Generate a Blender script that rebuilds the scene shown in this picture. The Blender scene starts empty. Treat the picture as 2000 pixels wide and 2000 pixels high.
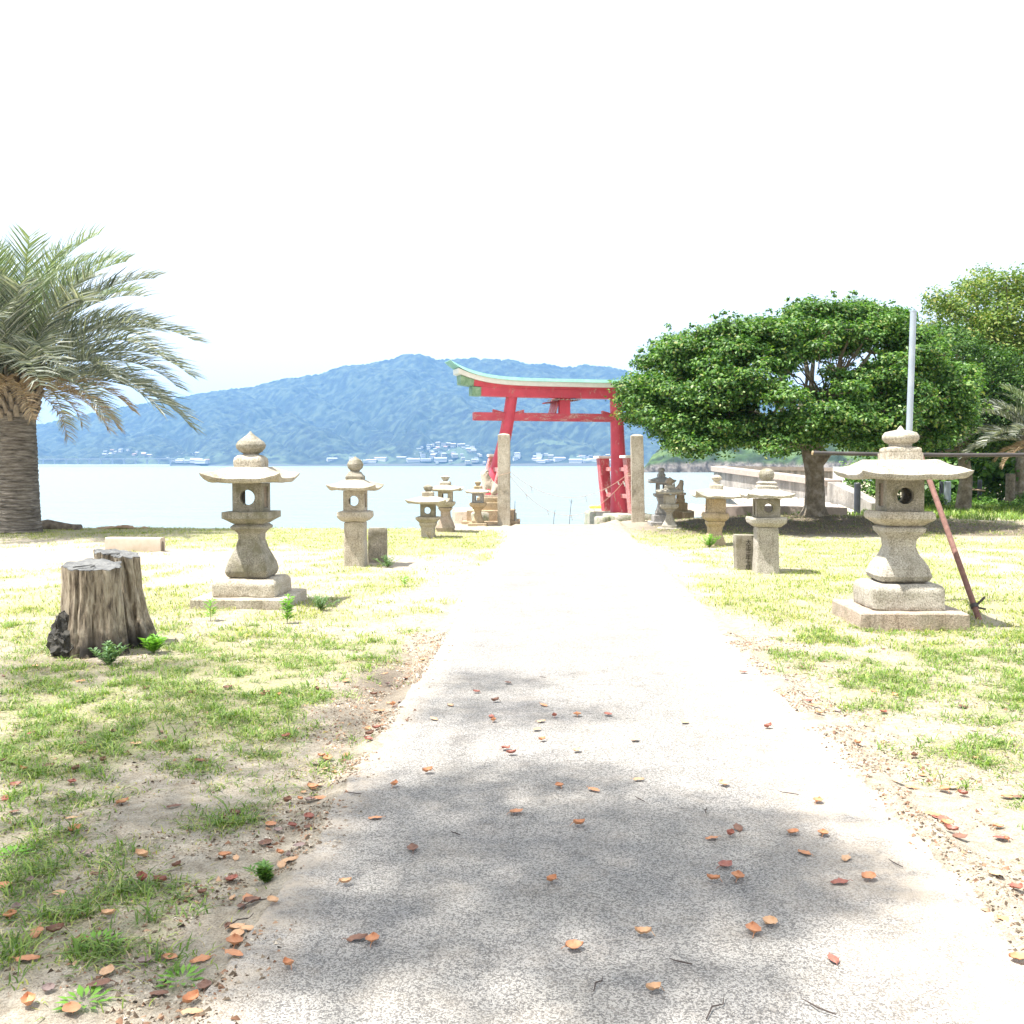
import bpy, bmesh, math, random
import numpy as np
from mathutils import Vector, Matrix, noise as mn
R = math.radians
S = bpy.context.scene
C = S.collection

# ------------------------------------------------------------------ camera, sky, sun, exposure
CAM_H = 1.5
cam = bpy.data.objects.new('camera', bpy.data.cameras.new('camera')); C.objects.link(cam)
cam.location = (0, 0, CAM_H)
cam.rotation_euler = (R(90 - 2.634), 0, R(2.434))
cam.data.sensor_width = 36; cam.data.lens = 36
cam.data.clip_start = 0.05; cam.data.clip_end = 20000
S.camera = cam
S.render.resolution_x = S.render.resolution_y = 1024

SUN = Vector((-0.36, -0.13, 0.93)).normalized()          # direction towards the sun
elev = math.asin(SUN.z); azim = math.atan2(SUN.x, SUN.y)
w = bpy.data.worlds.new("World"); S.world = w; w.use_nodes = True
nt = w.node_tree; nt.nodes.clear()
out = nt.nodes.new('ShaderNodeOutputWorld')
sky = nt.nodes.new('ShaderNodeTexSky'); sky.sky_type = 'NISHITA'; sky.sun_disc = False
sky.sun_elevation = elev; sky.sun_rotation = azim; sky.dust_density = 3.0
bg = nt.nodes.new('ShaderNodeBackground'); bg.inputs['Strength'].default_value = 0.12
nt.links.new(sky.outputs[0], bg.inputs['Color'])
bg2 = nt.nodes.new('ShaderNodeBackground'); bg2.inputs['Color'].default_value = (0.95, 0.975, 1, 1)
bg2.inputs['Strength'].default_value = 0.44                 # thin bright cloud
tc = nt.nodes.new('ShaderNodeTexCoord'); mp = nt.nodes.new('ShaderNodeMapping')
mp.inputs['Scale'].default_value = (1, 1, 3.5)
ns = nt.nodes.new('ShaderNodeTexNoise'); ns.inputs['Scale'].default_value = 1.7; ns.inputs['Detail'].default_value = 6
rp = nt.nodes.new('ShaderNodeValToRGB'); rp.color_ramp.elements[0].position = 0.3; rp.color_ramp.elements[1].position = 0.5
rp.color_ramp.elements[0].color = (.78, .78, .78, 1)
mx = nt.nodes.new('ShaderNodeMixShader')
nt.links.new(tc.outputs['Generated'], mp.inputs[0]); nt.links.new(mp.outputs[0], ns.inputs['Vector'])
nt.links.new(ns.outputs[0], rp.inputs[0]); nt.links.new(rp.outputs[0], mx.inputs[0])
nt.links.new(bg.outputs[0], mx.inputs[1]); nt.links.new(bg2.outputs[0], mx.inputs[2])
nt.links.new(mx.outputs[0], out.inputs[0])

sl = bpy.data.lights.new('sun', 'SUN'); sl.energy = 3.7; sl.angle = R(0.9); sl.color = (1, .965, .9)
so = bpy.data.objects.new('sun', sl); C.objects.link(so)
so.rotation_euler = SUN.to_track_quat('Z', 'Y').to_euler(); so.location = (-20, -8, 50)
S.view_settings.view_transform = 'Standard'; S.view_settings.look = 'None'
S.view_settings.exposure = 1.75; S.view_settings.gamma = 1
S.cycles.volume_bounces = 1
S.cycles.max_bounces = 8
S.cycles.transparent_max_bounces = 8

# ------------------------------------------------------------------ helpers
CR = cam.rotation_euler.to_matrix()
def ray(px, py):
    return CR @ Vector(((px - 1000) / 2000, -(py - 1000) / 2000, -1))
def P(px, py, d):
    v = ray(px, py); return Vector((0, 0, CAM_H)) + v * (d / v.y)
def G(px, py, z=0.0):
    v = ray(px, py); return Vector((0, 0, CAM_H)) + v * ((z - CAM_H) / v.z)
def WX(px, d, py=950): return P(px, py, d).x

rng = np.random.default_rng(7); random.seed(7)

def h2(ix, iy, s):
    a = (ix.astype(np.int64) * 374761393 + iy.astype(np.int64) * 668265263 + s * 974634777) & 0xffffffff
    a = ((a ^ (a >> 13)) * 1274126177) & 0xffffffff
    return ((a ^ (a >> 16)) & 0xffffff) / float(0xffffff)
def vn(x, y, s=0):
    x = np.asarray(x, float); y = np.asarray(y, float)
    ix = np.floor(x); iy = np.floor(y); fx = x - ix; fy = y - iy
    fx = fx * fx * (3 - 2 * fx); fy = fy * fy * (3 - 2 * fy)
    a = h2(ix, iy, s); b = h2(ix + 1, iy, s); c = h2(ix, iy + 1, s); d = h2(ix + 1, iy + 1, s)
    return (a * (1 - fx) + b * fx) * (1 - fy) + (c * (1 - fx) + d * fx) * fy
def fbm(x, y, s=0, o=4):
    t = 0; a = .5; n = 0
    for i in range(o):
        t = t + a * vn(x * 2 ** i, y * 2 ** i, s + i * 17); n += a; a *= .5
    return t / n
def cell(x, y, s=0):                       # rounded domes (tree crowns), 1 at a crown top, 0 between
    ix = np.floor(x); iy = np.floor(y); best = np.full(np.shape(x), 9.0)
    for dx in (-1, 0, 1):
        for dy in (-1, 0, 1):
            cx = ix + dx + h2(ix + dx, iy + dy, s); cy = iy + dy + h2(ix + dx, iy + dy, s + 5)
            rr = .75 + .6 * h2(ix + dx, iy + dy, s + 9)
            best = np.minimum(best, ((x - cx) ** 2 + (y - cy) ** 2) / rr ** 2)
    return np.sqrt(np.clip(1 - best, 0, 1))

def npmesh(name, co, faces_flat, nper, smooth=False):
    me = bpy.data.meshes.new(name); n = len(co); f = len(faces_flat) // nper
    me.vertices.add(n); me.vertices.foreach_set('co', np.ascontiguousarray(co, dtype=np.float32).ravel())
    me.loops.add(len(faces_flat)); me.loops.foreach_set('vertex_index', np.ascontiguousarray(faces_flat, dtype=np.int32))
    me.polygons.add(f); me.polygons.foreach_set('loop_start', np.arange(0, f * nper, nper, dtype=np.int32))
    me.polygons.foreach_set('loop_total', np.full(f, nper, dtype=np.int32))
    if smooth: me.polygons.foreach_set('use_smooth', np.ones(f, dtype=bool))
    me.update(calc_edges=True); return me
def gridfaces(nx, ny):                     # index = j*nx + i
    i, j = np.meshgrid(np.arange(nx - 1), np.arange(ny - 1)); a = (j * nx + i).ravel()
    return np.stack([a, a + 1, a + 1 + nx, a + nx], 1).ravel()

def link(name, me, mat=None, parent=None, loc=None, rot=None):
    o = bpy.data.objects.new(name, me); C.objects.link(o)
    if mat:
        for m in (mat if isinstance(mat, (list, tuple)) else [mat]): me.materials.append(m)
    if parent: o.parent = parent
    if loc is not None: o.location = loc
    if rot is not None: o.rotation_euler = rot
    return o
def bmobj(name, bm, mat, parent=None, loc=None, rot=None, smooth=True, ang=35):
    me = bpy.data.meshes.new(name); bmesh.ops.recalc_face_normals(bm, faces=bm.faces)
    bm.to_mesh(me); bm.free()
    if smooth:
        me.polygons.foreach_set('use_smooth', [True] * len(me.polygons))
        me.set_sharp_from_angle(angle=R(ang))
    return link(name, me, mat, parent, loc, rot)
def tag(o, label, cat, group=None):
    o['label'] = label; o['category'] = cat
    if group: o['group'] = group
    return o
def thing(name, label, cat, loc=(0, 0, 0), rotz=0, group=None):
    o = bpy.data.objects.new(name, None); C.objects.link(o); o.empty_display_size = .2
    o.location = loc; o.rotation_euler = (0, 0, rotz); return tag(o, label, cat, group)
def struct(o): o['kind'] = 'structure'; return o

def ring(hx, hy, r, N):                    # rounded rectangle, N points, even along the square
    pts = []; r = min(r, hx, hy)
    for k in range(N):
        t = (k / N) * 4; s = int(t); f = (t - s) * 2 - 1
        u, v = [(f, -1), (1, f), (-f, 1), (-1, -f)][s]
        x, y = u * hx, v * hy
        cx = max(-hx + r, min(hx - r, x)); cy = max(-hy + r, min(hy - r, y))
        dx, dy = x - cx, y - cy; l = math.hypot(dx, dy)
        if l > 1e-9 and r > 0: x, y = cx + dx / l * r, cy + dy / l * r
        pts.append((x, y))
    return pts
def jitter(p, amp, f, seed=0):
    if amp <= 0: return Vector(p)
    q = Vector(p) * f + Vector((seed * 3.1, seed * 7.7, seed * 1.3))
    return Vector(p) + Vector(mn.noise_vector(q)) * amp + Vector(mn.noise_vector(q * 3.1)) * amp * .4
def loft(prof, r=.012, N=48, bm=None, amp=.0, f=6, seed=0, step=.03, cap=True, lathe=False, off=(0, 0)):
    """prof = [(z, hx, hy?)], densified; square or (lathe) round sections, small weathering"""
    bm = bm or bmesh.new(); secs = []
    pr = [(p[0], p[1], p[2] if len(p) > 2 else p[1]) for p in prof]
    for a, b in zip(pr[:-1], pr[1:]):
        L = math.dist(a[:2], b[:2]); n = max(1, int(math.ceil(L / step)))
        for k in range(n): t = k / n; secs.append([a[i] * (1 - t) + b[i] * t for i in range(3)])
    secs.append(list(pr[-1]))
    rows = []
    for z, hx, hy in secs:
        if lathe: pts = [(hx * math.cos(2 * math.pi * k / N), hy * math.sin(2 * math.pi * k / N)) for k in range(N)]
        else: pts = ring(hx, hy, min(r, hx * .98), N)
        rows.append([bm.verts.new(jitter((x + off[0], y + off[1], z), amp, f, seed)) for x, y in pts])
    for a, b in zip(rows[:-1], rows[1:]):
        for k in range(N): bm.faces.new((a[k], a[(k + 1) % N], b[(k + 1) % N], b[k]))
    if cap:
        for row, zz, hx, hy in ((rows[0], secs[0][0], secs[0][1], secs[0][2]), (rows[-1], secs[-1][0], secs[-1][1], secs[-1][2])):
            prev = row
            for s in (.7, .4, .15):
                cxy = off
                nr = [bm.verts.new(jitter((cxy[0] + (q[0]) * s, cxy[1] + q[1] * s, zz), amp, f, seed)) for q in
                      ([(hx * math.cos(2 * math.pi * k / N), hy * math.sin(2 * math.pi * k / N)) for k in range(N)] if lathe else ring(hx, hy, min(r, hx * .98), N))]
                for k in range(N): bm.faces.new((prev[k], prev[(k + 1) % N], nr[(k + 1) % N], nr[k]))
                prev = nr
            bm.faces.new(prev)
    return bm
def box(bm, c, h, rot=None, bev=0.0):
    vs = []
    g = bmesh.ops.create_cube(bm, size=2)['verts']
    for v in g:
        p = Vector((v.co.x * h[0], v.co.y * h[1], v.co.z * h[2]))
        if rot is not None: p = rot @ p
        v.co = p + Vector(c)
    if bev > 0:
        ed = list({e for v in g for e in v.link_edges})
        bmesh.ops.bevel(bm, geom=ed, offset=bev, segments=2, affect='EDGES', clamp_overlap=True)
    return bm
def tube(bm, pts, rad, n=8, cap=True, jit=0.0):
    pts = [Vector(p) for p in pts]; rows = []
    up = Vector((0, 0, 1))
    for i, p in enumerate(pts):
        t = (pts[min(i + 1, len(pts) - 1)] - pts[max(i - 1, 0)]).normalized()
        a = t.cross(up if abs(t.z) < .95 else Vector((1, 0, 0))).normalized(); b = t.cross(a)
        r = rad[i] if isinstance(rad, (list, tuple)) else rad
        rows.append([bm.verts.new(p + (a * math.cos(2 * math.pi * k / n) + b * math.sin(2 * math.pi * k / n)) * r * (1 + jit * (random.random() - .5))) for k in range(n)])
    for a, b in zip(rows[:-1], rows[1:]):
        for k in range(n): bm.faces.new((a[k], a[(k + 1) % n], b[(k + 1) % n], b[k]))
    if cap: bm.faces.new(rows[0][::-1]); bm.faces.new(rows[-1])
    return bm

# ------------------------------------------------------------------ materials
def mat(name):
    m = bpy.data.materials.new(name); m.use_nodes = True; t = m.node_tree
    b = t.nodes['Principled BSDF']; return m, t, b
def N_(t, typ, **kw):
    n = t.nodes.new(typ)
    for k, v in kw.items():
        if k in n.inputs: n.inputs[k].default_value = v
        else: setattr(n, k, v)
    return n
def ramp(t, src, stops):
    n = t.nodes.new('ShaderNodeValToRGB'); cr = n.color_ramp
    while len(cr.elements) < len(stops): cr.elements.new(.5)
    for e, (p, c) in zip(cr.elements, stops): e.position = p; e.color = (c[0], c[1], c[2], 1)
    t.links.new(src, n.inputs[0]); return n.outputs[0]
def mixc(t, f, a, b, mode='MIX'):
    n = t.nodes.new('ShaderNodeMix'); n.data_type = 'RGBA'; n.blend_type = mode
    for s, v in ((n.inputs[0], f), (n.inputs[6], a), (n.inputs[7], b)):
        if hasattr(v, 'default_value') or hasattr(v, 'is_output'): t.links.new(v, s)
        else: s.default_value = v if not isinstance(v, tuple) else (*v[:3], 1)
    return n.outputs[2]
def noi(t, scale, det=4, rough=.55, vec=None, typ='ShaderNodeTexNoise'):
    n = t.nodes.new(typ); n.inputs['Scale'].default_value = scale
    if 'Detail' in n.inputs: n.inputs['Detail'].default_value = det; n.inputs['Roughness'].default_value = rough
    if vec is None: vec = coord(t)
    t.links.new(vec, n.inputs['Vector']); return n
def coord(t, which='Object', scale=None):
    tcn = t.nodes.new('ShaderNodeTexCoord'); o = tcn.outputs[which]
    if scale:
        m = t.nodes.new('ShaderNodeMapping'); m.inputs['Scale'].default_value = scale
        t.links.new(o, m.inputs[0]); o = m.outputs[0]
    return o
def bump(t, b, h, strength=.5, dist=.01):
    n = t.nodes.new('ShaderNodeBump'); n.inputs['Strength'].default_value = strength; n.inputs['Distance'].default_value = dist
    t.links.new(h, n.inputs['Height']); t.links.new(n.outputs[0], b.inputs['Normal']); return n

def stone(name, c1, c2, lichen=.4, lcol=(.16, .15, .09), grain=1.0, dark=(.08, .075, .06), pits=.35):
    m, t, b = mat(name)
    big = noi(t, 3.2, 5); fine = noi(t, 75, 4, .75); mid = noi(t, 22, 5, .65)
    col = mixc(t, ramp(t, big.outputs[0], [(.35, (0, 0, 0)), (.65, (1, 1, 1))]), c1, c2)
    sp = ramp(t, fine.outputs[0], [(.38, (.35, .33, .30)), (.5, (.95, .95, .95)), (.64, (1.4, 1.4, 1.4))])
    col = mixc(t, .75 * grain, col, sp, 'MULTIPLY')
    lm = ramp(t, noi(t, 5.5, 8, .7).outputs[0], [(.52 - .12 * lichen, (0, 0, 0)), (.68 - .1 * lichen, (1, 1, 1))])
    lf = t.nodes.new('ShaderNodeMath'); lf.operation = 'MULTIPLY'; lf.inputs[1].default_value = min(1, lichen * 1.5); t.links.new(lm, lf.inputs[0])
    col = mixc(t, lf.outputs[0], col, lcol)
    dm = ramp(t, noi(t, 9, 7, .75).outputs[0], [(.6, (0, 0, 0)), (.72, (1, 1, 1))])
    df = t.nodes.new('ShaderNodeMath'); df.operation = 'MULTIPLY'; df.inputs[1].default_value = pits; t.links.new(dm, df.inputs[0])
    col = mixc(t, df.outputs[0], col, dark)
    sv = coord(t, 'Object', (1, 1, .13)); sk_ = ramp(t, noi(t, 13, 7, .75, sv).outputs[0], [(.53, (1, 1, 1)), (.64, (.62, .60, .56)), (.75, (.42, .40, .37))])
    col = mixc(t, .75, col, sk_, 'MULTIPLY')
    t.links.new(col, b.inputs['Base Color']); b.inputs['Roughness'].default_value = .92
    ad = t.nodes.new('ShaderNodeMath'); ad.operation = 'MULTIPLY_ADD'; ad.inputs[1].default_value = .5
    t.links.new(fine.outputs[0], ad.inputs[0]); t.links.new(mid.outputs[0], ad.inputs[2])
    bump(t, b, ad.outputs[0], .75, .009); return m
def simple(name, c, rough=.6, c2=None, sc=8, metal=0, bmp=.2, bd=.004, bscale=60, stretch=None):
    m, t, b = mat(name)
    v = coord(t, 'Object', stretch) if stretch else None
    n = noi(t, sc, 6, .65, v)
    col = ramp(t, n.outputs[0], [(.35, c), (.65, c2 or c)])
    t.links.new(col, b.inputs['Base Color']); b.inputs['Roughness'].default_value = rough; b.inputs['Metallic'].default_value = metal
    bump(t, b, noi(t, bscale, 4, .6, v).outputs[0], bmp, bd); return m
def leafmat(name, stops, trans=.25, rough=.4, spec=.5):
    m, t, b = mat(name)
    g = t.nodes.new('ShaderNodeNewGeometry')
    col = ramp(t, g.outputs['Random Per Island'], stops)
    b.inputs['Roughness'].default_value = rough; b.inputs['Specular IOR Level'].default_value = spec
    t.links.new(col, b.inputs['Base Color'])
    tr = t.nodes.new('ShaderNodeBsdfTranslucent')
    tcx = mixc(t, 1.0, col, (1.3, 1.5, .5), 'MULTIPLY'); t.links.new(tcx, tr.inputs[0])
    ms = t.nodes.new('ShaderNodeMixShader'); ms.inputs[0].default_value = trans
    t.links.new(b.outputs[0], ms.inputs[1]); t.links.new(tr.outputs[0], ms.inputs[2])
    t.links.new(ms.outputs[0], t.nodes['Material Output'].inputs['Surface']); return m

M_tan = stone('granite_tan', (.38, .33, .255), (.50, .455, .375), .25)
M_olive = stone('granite_olive', (.255, .23, .18), (.35, .325, .27), .6, (.17, .155, .10))
M_grey = stone('granite_grey', (.36, .33, .28), (.46, .43, .37), .25, (.19, .18, .12))
M_warm = stone('granite_warm', (.42, .32, .19), (.38, .31, .22), .35, (.25, .2, .1))
M_pink = stone('granite_pink', (.42, .33, .26), (.38, .32, .26), .25)
M_bluegrey = stone('granite_bluegrey', (.31, .30, .29), (.38, .37, .36), .25, (.14, .14, .12))
M_dirt_dark = simple('dark_soil_pad', (.05, .04, .03), .9)
# ------------------------------------------------------------------ ground
PATH_X0, PATH_X1 = -0.97, 1.53
BLOBS = [  # px, py, rx(m), ry(m), weight : where grass is thick (+) or bare (-)
 (420, 1300, 1.3, 1.5, .55), (560, 1290, .5, .8, .3), (120, 1180, 1.5, 1.4, .3), (330, 1420, .9, .6, .35), (480, 1400, .5, .5, .3),
 (100, 1480, 1.0, .6, .15), (300, 1035, 9, 1.6, .9), (150, 1090, 3.2, 1.6, -.8), (380, 1120, 2.5, 1.4, -.2), (300, 1750, 1.6, 1.0, .0), (430, 1650, .5, .9, -.35),
 (700, 1190, .9, 1.2, .15), (800, 1210, .5, 3.5, -.12), (640, 1050, 4, 2.0, .45), (850, 1060, 1.5, 2.5, .4), (900, 1050, 1.0, 3.0, .35),
 (640, 1400, .4, 1.0, -.5), (1430, 1160, .8, 1.5, .45), (1700, 1120, 3, 1.6, .3), (1900, 1180, 1.5, .8, .35), (1500, 1310, 1.0, .5, .15), (1850, 1300, 1.2, .5, .2),
 (1250, 1090, .5, 4, -.5), (1900, 1420, 1.3, .7, .15), (1650, 1420, .6, .6, -.3), (1330, 1050, 1.5, 1.3, .5), (1600, 1062, 6, 1.0, .45), (1700, 1090, 5, 1.2, .05),
 (1900, 1600, .7, .6, .0), (1620, 1030, 6, 2.6, -1.0), (1700, 1003, 9, 2.2, 1.0), (1900, 995, 12, 4, 1.0), (230, 1285, .6, .25, -.3)]
BW = [(G(b[0], b[1]).x, G(b[0], b[1]).y, b[2], b[3], b[4]) for b in BLOBS]
def grassmask(x, y):
    g = .50 + 1.25 * (fbm(x * .9, y * .55, 3, 4) - .5) + 1.3 * (fbm(x * 3.4, y * 2.6, 11, 3) - .5)
    for bx, by, rx, ry, wt in BW: g = g + wt * np.exp(-((x - bx) / rx) ** 2 - ((y - by) / ry) ** 2)
    g = g + .10 * np.clip((y - 8) / 8, 0, 1)
    edge = np.maximum(PATH_X0 - x, x - PATH_X1)                # distance outside the path
    g = g - .55 * np.exp(-np.clip(edge, 0, 9) / .25) - .14 * np.exp(-np.clip(edge, 0, 9) / .8)
    g = np.where(edge < .03, -1, g)
    g = np.where((y > 23.2) & (x > -3.3) & (x < 4.8), g - .8, g)
    g = np.where((y > 25.5) & (x < 5.5), g - 2, g)
    g = g - np.clip((4.6 - y) / 2.0, 0, 1) * .12
    return g
def edge_y(x):
    return np.interp(x, [-60, -3.2, -2.9, 1.6, 1.9, 3.2, 4.5, 8, 10, 14, 18, 60], [23.9, 24.1, 25.9, 25.9, 26.8, 27.5, 30, 33, 38, 60, 90, 120]) + .25 * np.sin(x * 1.7)
TREE = Vector((WX(1586, 25.2), 25.2, 0))
def ground_h(x, y):
    edge = np.maximum(PATH_X0 - x, x - PATH_X1)
    h = .022 * (fbm(x * .8, y * .8, 31, 3) - .5) * 2 + .012 * (fbm(x * 5, y * 5, 41, 3) - .5) * 2
    bare = np.clip(1 - grassmask(x, y) * 1.6, 0, 1)
    h = h + bare * .011 * (fbm(x * 16, y * 16, 51, 3) - .5) * 2
    h = h - .02 * np.exp(-((edge - .1) / .12) ** 2) * np.where(x < 0, 1, .2)
    nz = fbm(x * 9, y * 7, 141, 4) - .5; nz2 = fbm(x * 1.7, y * 1.3, 151, 3) - .5
    lip = .004 + np.where(x > 0, .012, -.004) + .042 * nz + np.where(x > 0, .055, .025) * nz2
    h = np.where(edge < .12, np.maximum(h, -1) * np.clip(edge / .12, 0, 1) + (.018 + lip) * (1 - np.clip(edge / .12, 0, 1)), h)
    h = np.where(edge < 0, .018 + lip + edge * .22, h)
    h = np.where(edge < -.55, -.12, h)
    h = h + .26 * np.exp(-((x - TREE.x) / 4.2) ** 2 - ((y - TREE.y) / 2.4) ** 2)
    ey = edge_y(x)
    drop = np.clip((y - ey) / 2.2, 0, 1)
    return h * (1 - drop) - 2.6 * drop * drop * (3 - 2 * drop)
def axis(segs):
    out = []
    for a, b, s in segs: out.append(np.arange(a, b - s * .3, s))
    return np.concatenate(out + [np.array([segs[-1][1]])])
xs = axis([(-90, -20, 2.0), (-20, -7, .25), (-7, -4.6, .06), (-4.6, 5.2, .036), (5.2, 8, .06), (8, 20, .25), (20, 120, 2.0)])
ys = axis([(-14, 1.2, .6), (1.2, 8.5, .036), (8.5, 14, .06), (14, 24, .13), (24, 36, .2), (36, 130, 1.5)])
X, Y = np.meshgrid(xs, ys); Z = ground_h(X, Y)
me = npmesh('ground', np.stack([X.ravel(), Y.ravel(), Z.ravel()], 1), gridfaces(len(xs), len(ys)), 4, True)
gm = np.clip(grassmask(X, Y), 0, 1).ravel()
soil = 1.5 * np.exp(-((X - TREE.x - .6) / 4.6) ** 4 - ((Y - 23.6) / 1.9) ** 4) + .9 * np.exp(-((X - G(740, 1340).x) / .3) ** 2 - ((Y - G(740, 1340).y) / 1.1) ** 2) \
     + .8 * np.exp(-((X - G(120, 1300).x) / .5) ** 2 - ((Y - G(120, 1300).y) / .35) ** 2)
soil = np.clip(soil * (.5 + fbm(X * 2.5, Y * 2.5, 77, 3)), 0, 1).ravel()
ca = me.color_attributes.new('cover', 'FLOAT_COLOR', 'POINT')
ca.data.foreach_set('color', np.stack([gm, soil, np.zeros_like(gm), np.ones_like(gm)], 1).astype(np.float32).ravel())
m, t, b = mat('sandy_ground')
at = N_(t, 'ShaderNodeVertexColor', layer_name='cover'); sp = t.nodes.new('ShaderNodeSeparateColor'); t.links.new(at.outputs[0], sp.inputs[0])
n1 = noi(t, 14, 6, .7); n2 = noi(t, 120, 4, .7); n3 = noi(t, 2.2, 5, .6)
sand = ramp(t, n1.outputs[0], [(.3, (.37, .31, .235)), (.5, (.54, .475, .385)), (.68, (.67, .61, .52))])
sand = mixc(t, .8, sand, ramp(t, n2.outputs[0], [(.34, (.45, .43, .4)), (.52, (1, 1, 1)), (.7, (1.3, 1.28, 1.2))]), 'MULTIPLY')
vor = noi(t, 55, 2, .5, typ='ShaderNodeTexVoronoi')
peb = ramp(t, vor.outputs['Distance'], [(.10, (1.2, 1.18, 1.12)), (.25, (1, 1, 1)), (.6, (.78, .76, .72))])
sand = mixc(t, .5, sand, peb, 'MULTIPLY')
moss = ramp(t, n2.outputs[0], [(.35, (.20, .22, .07)), (.6, (.44, .42, .20))])
gf = t.nodes.new('ShaderNodeMath'); gf.operation = 'MULTIPLY_ADD'; gf.inputs[1].default_value = 1.3; gf.inputs[2].default_value = -.42; gf.use_clamp = True
t.links.new(sp.outputs[0], gf.inputs[0])
gm2 = t.nodes.new('ShaderNodeMath'); gm2.operation = 'MULTIPLY'; t.links.new(gf.outputs[0], gm2.inputs[0])
t.links.new(ramp(t, n1.outputs[0], [(.35, (.15, .15, .15)), (.6, (1, 1, 1))]), gm2.inputs[1])
col = mixc(t, gm2.outputs[0], sand, moss)
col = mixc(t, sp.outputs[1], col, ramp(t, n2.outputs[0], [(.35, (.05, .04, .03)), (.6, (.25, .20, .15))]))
dk = ramp(t, noi(t, 7, 8, .75).outputs[0], [(.56, (0, 0, 0)), (.72, (.4, .4, .4))])
col = mixc(t, dk, col, (.19, .155, .12))
t.links.new(col, b.inputs['Base Color']); b.inputs['Roughness'].default_value = .95
ad = t.nodes.new('ShaderNodeMath'); ad.operation = 'ADD'; t.links.new(n2.outputs[0], ad.inputs[0]); t.links.new(n1.outputs[0], ad.inputs[1])
bump(t, b, ad.outputs[0], .8, .03)
M_ground = m
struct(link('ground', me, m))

# path : exposed-aggregate concrete slabs
m, t, b = mat('aggregate_concrete')
v1 = noi(t, 175, 2, .5, typ='ShaderNodeTexVoronoi'); v1.inputs['Randomness'].default_value = 1
sepc = t.nodes.new('ShaderNodeSeparateColor'); t.links.new(v1.outputs['Color'], sepc.inputs[0])
agg = ramp(t, sepc.outputs[0], [(0, (.12, .115, .11)), (.4, (.208, .20, .194)), (.78, (.295, .282, .27)), (.93, (.56, .54, .515))])
agg2 = ramp(t, v1.outputs['Distance'], [(.15, (1.15, 1.15, 1.15)), (.5, (.8, .8, .8)), (.8, (.5, .49, .48))])
col = mixc(t, .65, agg, agg2, 'MULTIPLY')
n3 = noi(t, 1.4, 7, .6)
st_ = ramp(t, noi(t, 4.5, 10, .8).outputs[0], [(.52, (1, 1, 1)), (.62, (.84, .82, .80)), (.7, (.66, .63, .6))])
col = mixc(t, .8, col, st_, 'MULTIPLY')
col = mixc(t, .8, col, ramp(t, n3.outputs[0], [(.3, (.80, .80, .81)), (.5, (1.0, .99, .97)), (.7, (1.15, 1.12, 1.06))]), 'MULTIPLY')
dust = ramp(t, noi(t, 3.5, 9, .7).outputs[0], [(.5, (0, 0, 0)), (.75, (.35, .35, .35))])
col = mixc(t, dust, col, (.44, .38, .31))
sx_ = t.nodes.new('ShaderNodeSeparateXYZ'); t.links.new(coord(t), sx_.inputs[0])
mr = t.nodes.new('ShaderNodeMapRange'); mr.inputs[1].default_value = .75; mr.inputs[2].default_value = 1.6; t.links.new(sx_.outputs[0], mr.inputs[0])
mr2 = t.nodes.new('ShaderNodeMapRange'); mr2.inputs[1].default_value = -.75; mr2.inputs[2].default_value = -1.02; t.links.new(sx_.outputs[0], mr2.inputs[0])
mxx = t.nodes.new('ShaderNodeMath'); mxx.operation = 'MAXIMUM'; t.links.new(mr.outputs[0], mxx.inputs[0]); t.links.new(mr2.outputs[0], mxx.inputs[1])
mul = t.nodes.new('ShaderNodeMath'); mul.operation = 'MULTIPLY'; mul.use_clamp = True; t.links.new(mxx.outputs[0], mul.inputs[0])
t.links.new(ramp(t, noi(t, 6, 9, .75).outputs[0], [(.35, (0, 0, 0)), (.6, (1.3, 1.3, 1.3))]), mul.inputs[1])
col = mixc(t, mul.outputs[0], col, (.52, .44, .35))
t.links.new(col, b.inputs['Base Color']); b.inputs['Roughness'].default_value = .85
ad = t.nodes.new('ShaderNodeMath'); ad.operation = 'MULTIPLY_ADD'; ad.inputs[1].default_value = .35
t.links.new(noi(t, 40, 5, .7).outputs[0], ad.inputs[0]); inv = t.nodes.new('ShaderNodeMath'); inv.operation = 'SUBTRACT'; inv.inputs[0].default_value = 1
t.links.new(v1.outputs['Distance'], inv.inputs[1]); t.links.new(inv.outputs[0], ad.inputs[2])
bump(t, b, ad.outputs[0], .8, .006)
M_path = m
joints = [-6, 2.2, G(1000, 1341).y, G(1000, 1178).y, G(1000, 1078).y, 21.6, 25.6]
bm = bmesh.new()
for j, (a, c) in enumerate(zip(joints[:-1], joints[1:])):
    a += .0015; c -= .0015; n = int((c - a) / .05); nxp = 14; prev = None
    for k in range(n + 1):
        y = a + (c - a) * k / n
        ef = min(1, max(0, 1 - (y - 3) / 20))
        wl = PATH_X0 + .035 * (mn.noise((j * 9.1, y * 1.3, 2)) + .6 * mn.noise((3, y * 6, 1)) + .35 * mn.noise((3, y * 17, 1))) + (.0, -.008, .008, -.01, .01, 0)[j]
        wr = PATH_X1 + .05 * (mn.noise((j * 5.1, y * 1.1, 7)) + .6 * mn.noise((8, y * 5, 1)) + .4 * mn.noise((8, y * 15, 1)))
        row = [bm.verts.new((wl - .004, y, -.1)), bm.verts.new((wl, y, .004))]
        for i in range(nxp + 1):
            x = wl + .012 + (wr - wl - .024) * i / nxp
            row.append(bm.verts.new((x, y, .018 + .004 * mn.noise((x * 1.5, y * 1.5, 4)))))
        row += [bm.verts.new((wr, y, .004)), bm.verts.new((wr + .004, y, -.1))]
        if prev:
            for i in range(len(row) - 1): bm.faces.new((prev[i], prev[i + 1], row[i + 1], row[i]))
        prev = row
o = bmobj('path', bm, M_path); struct(o)

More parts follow.
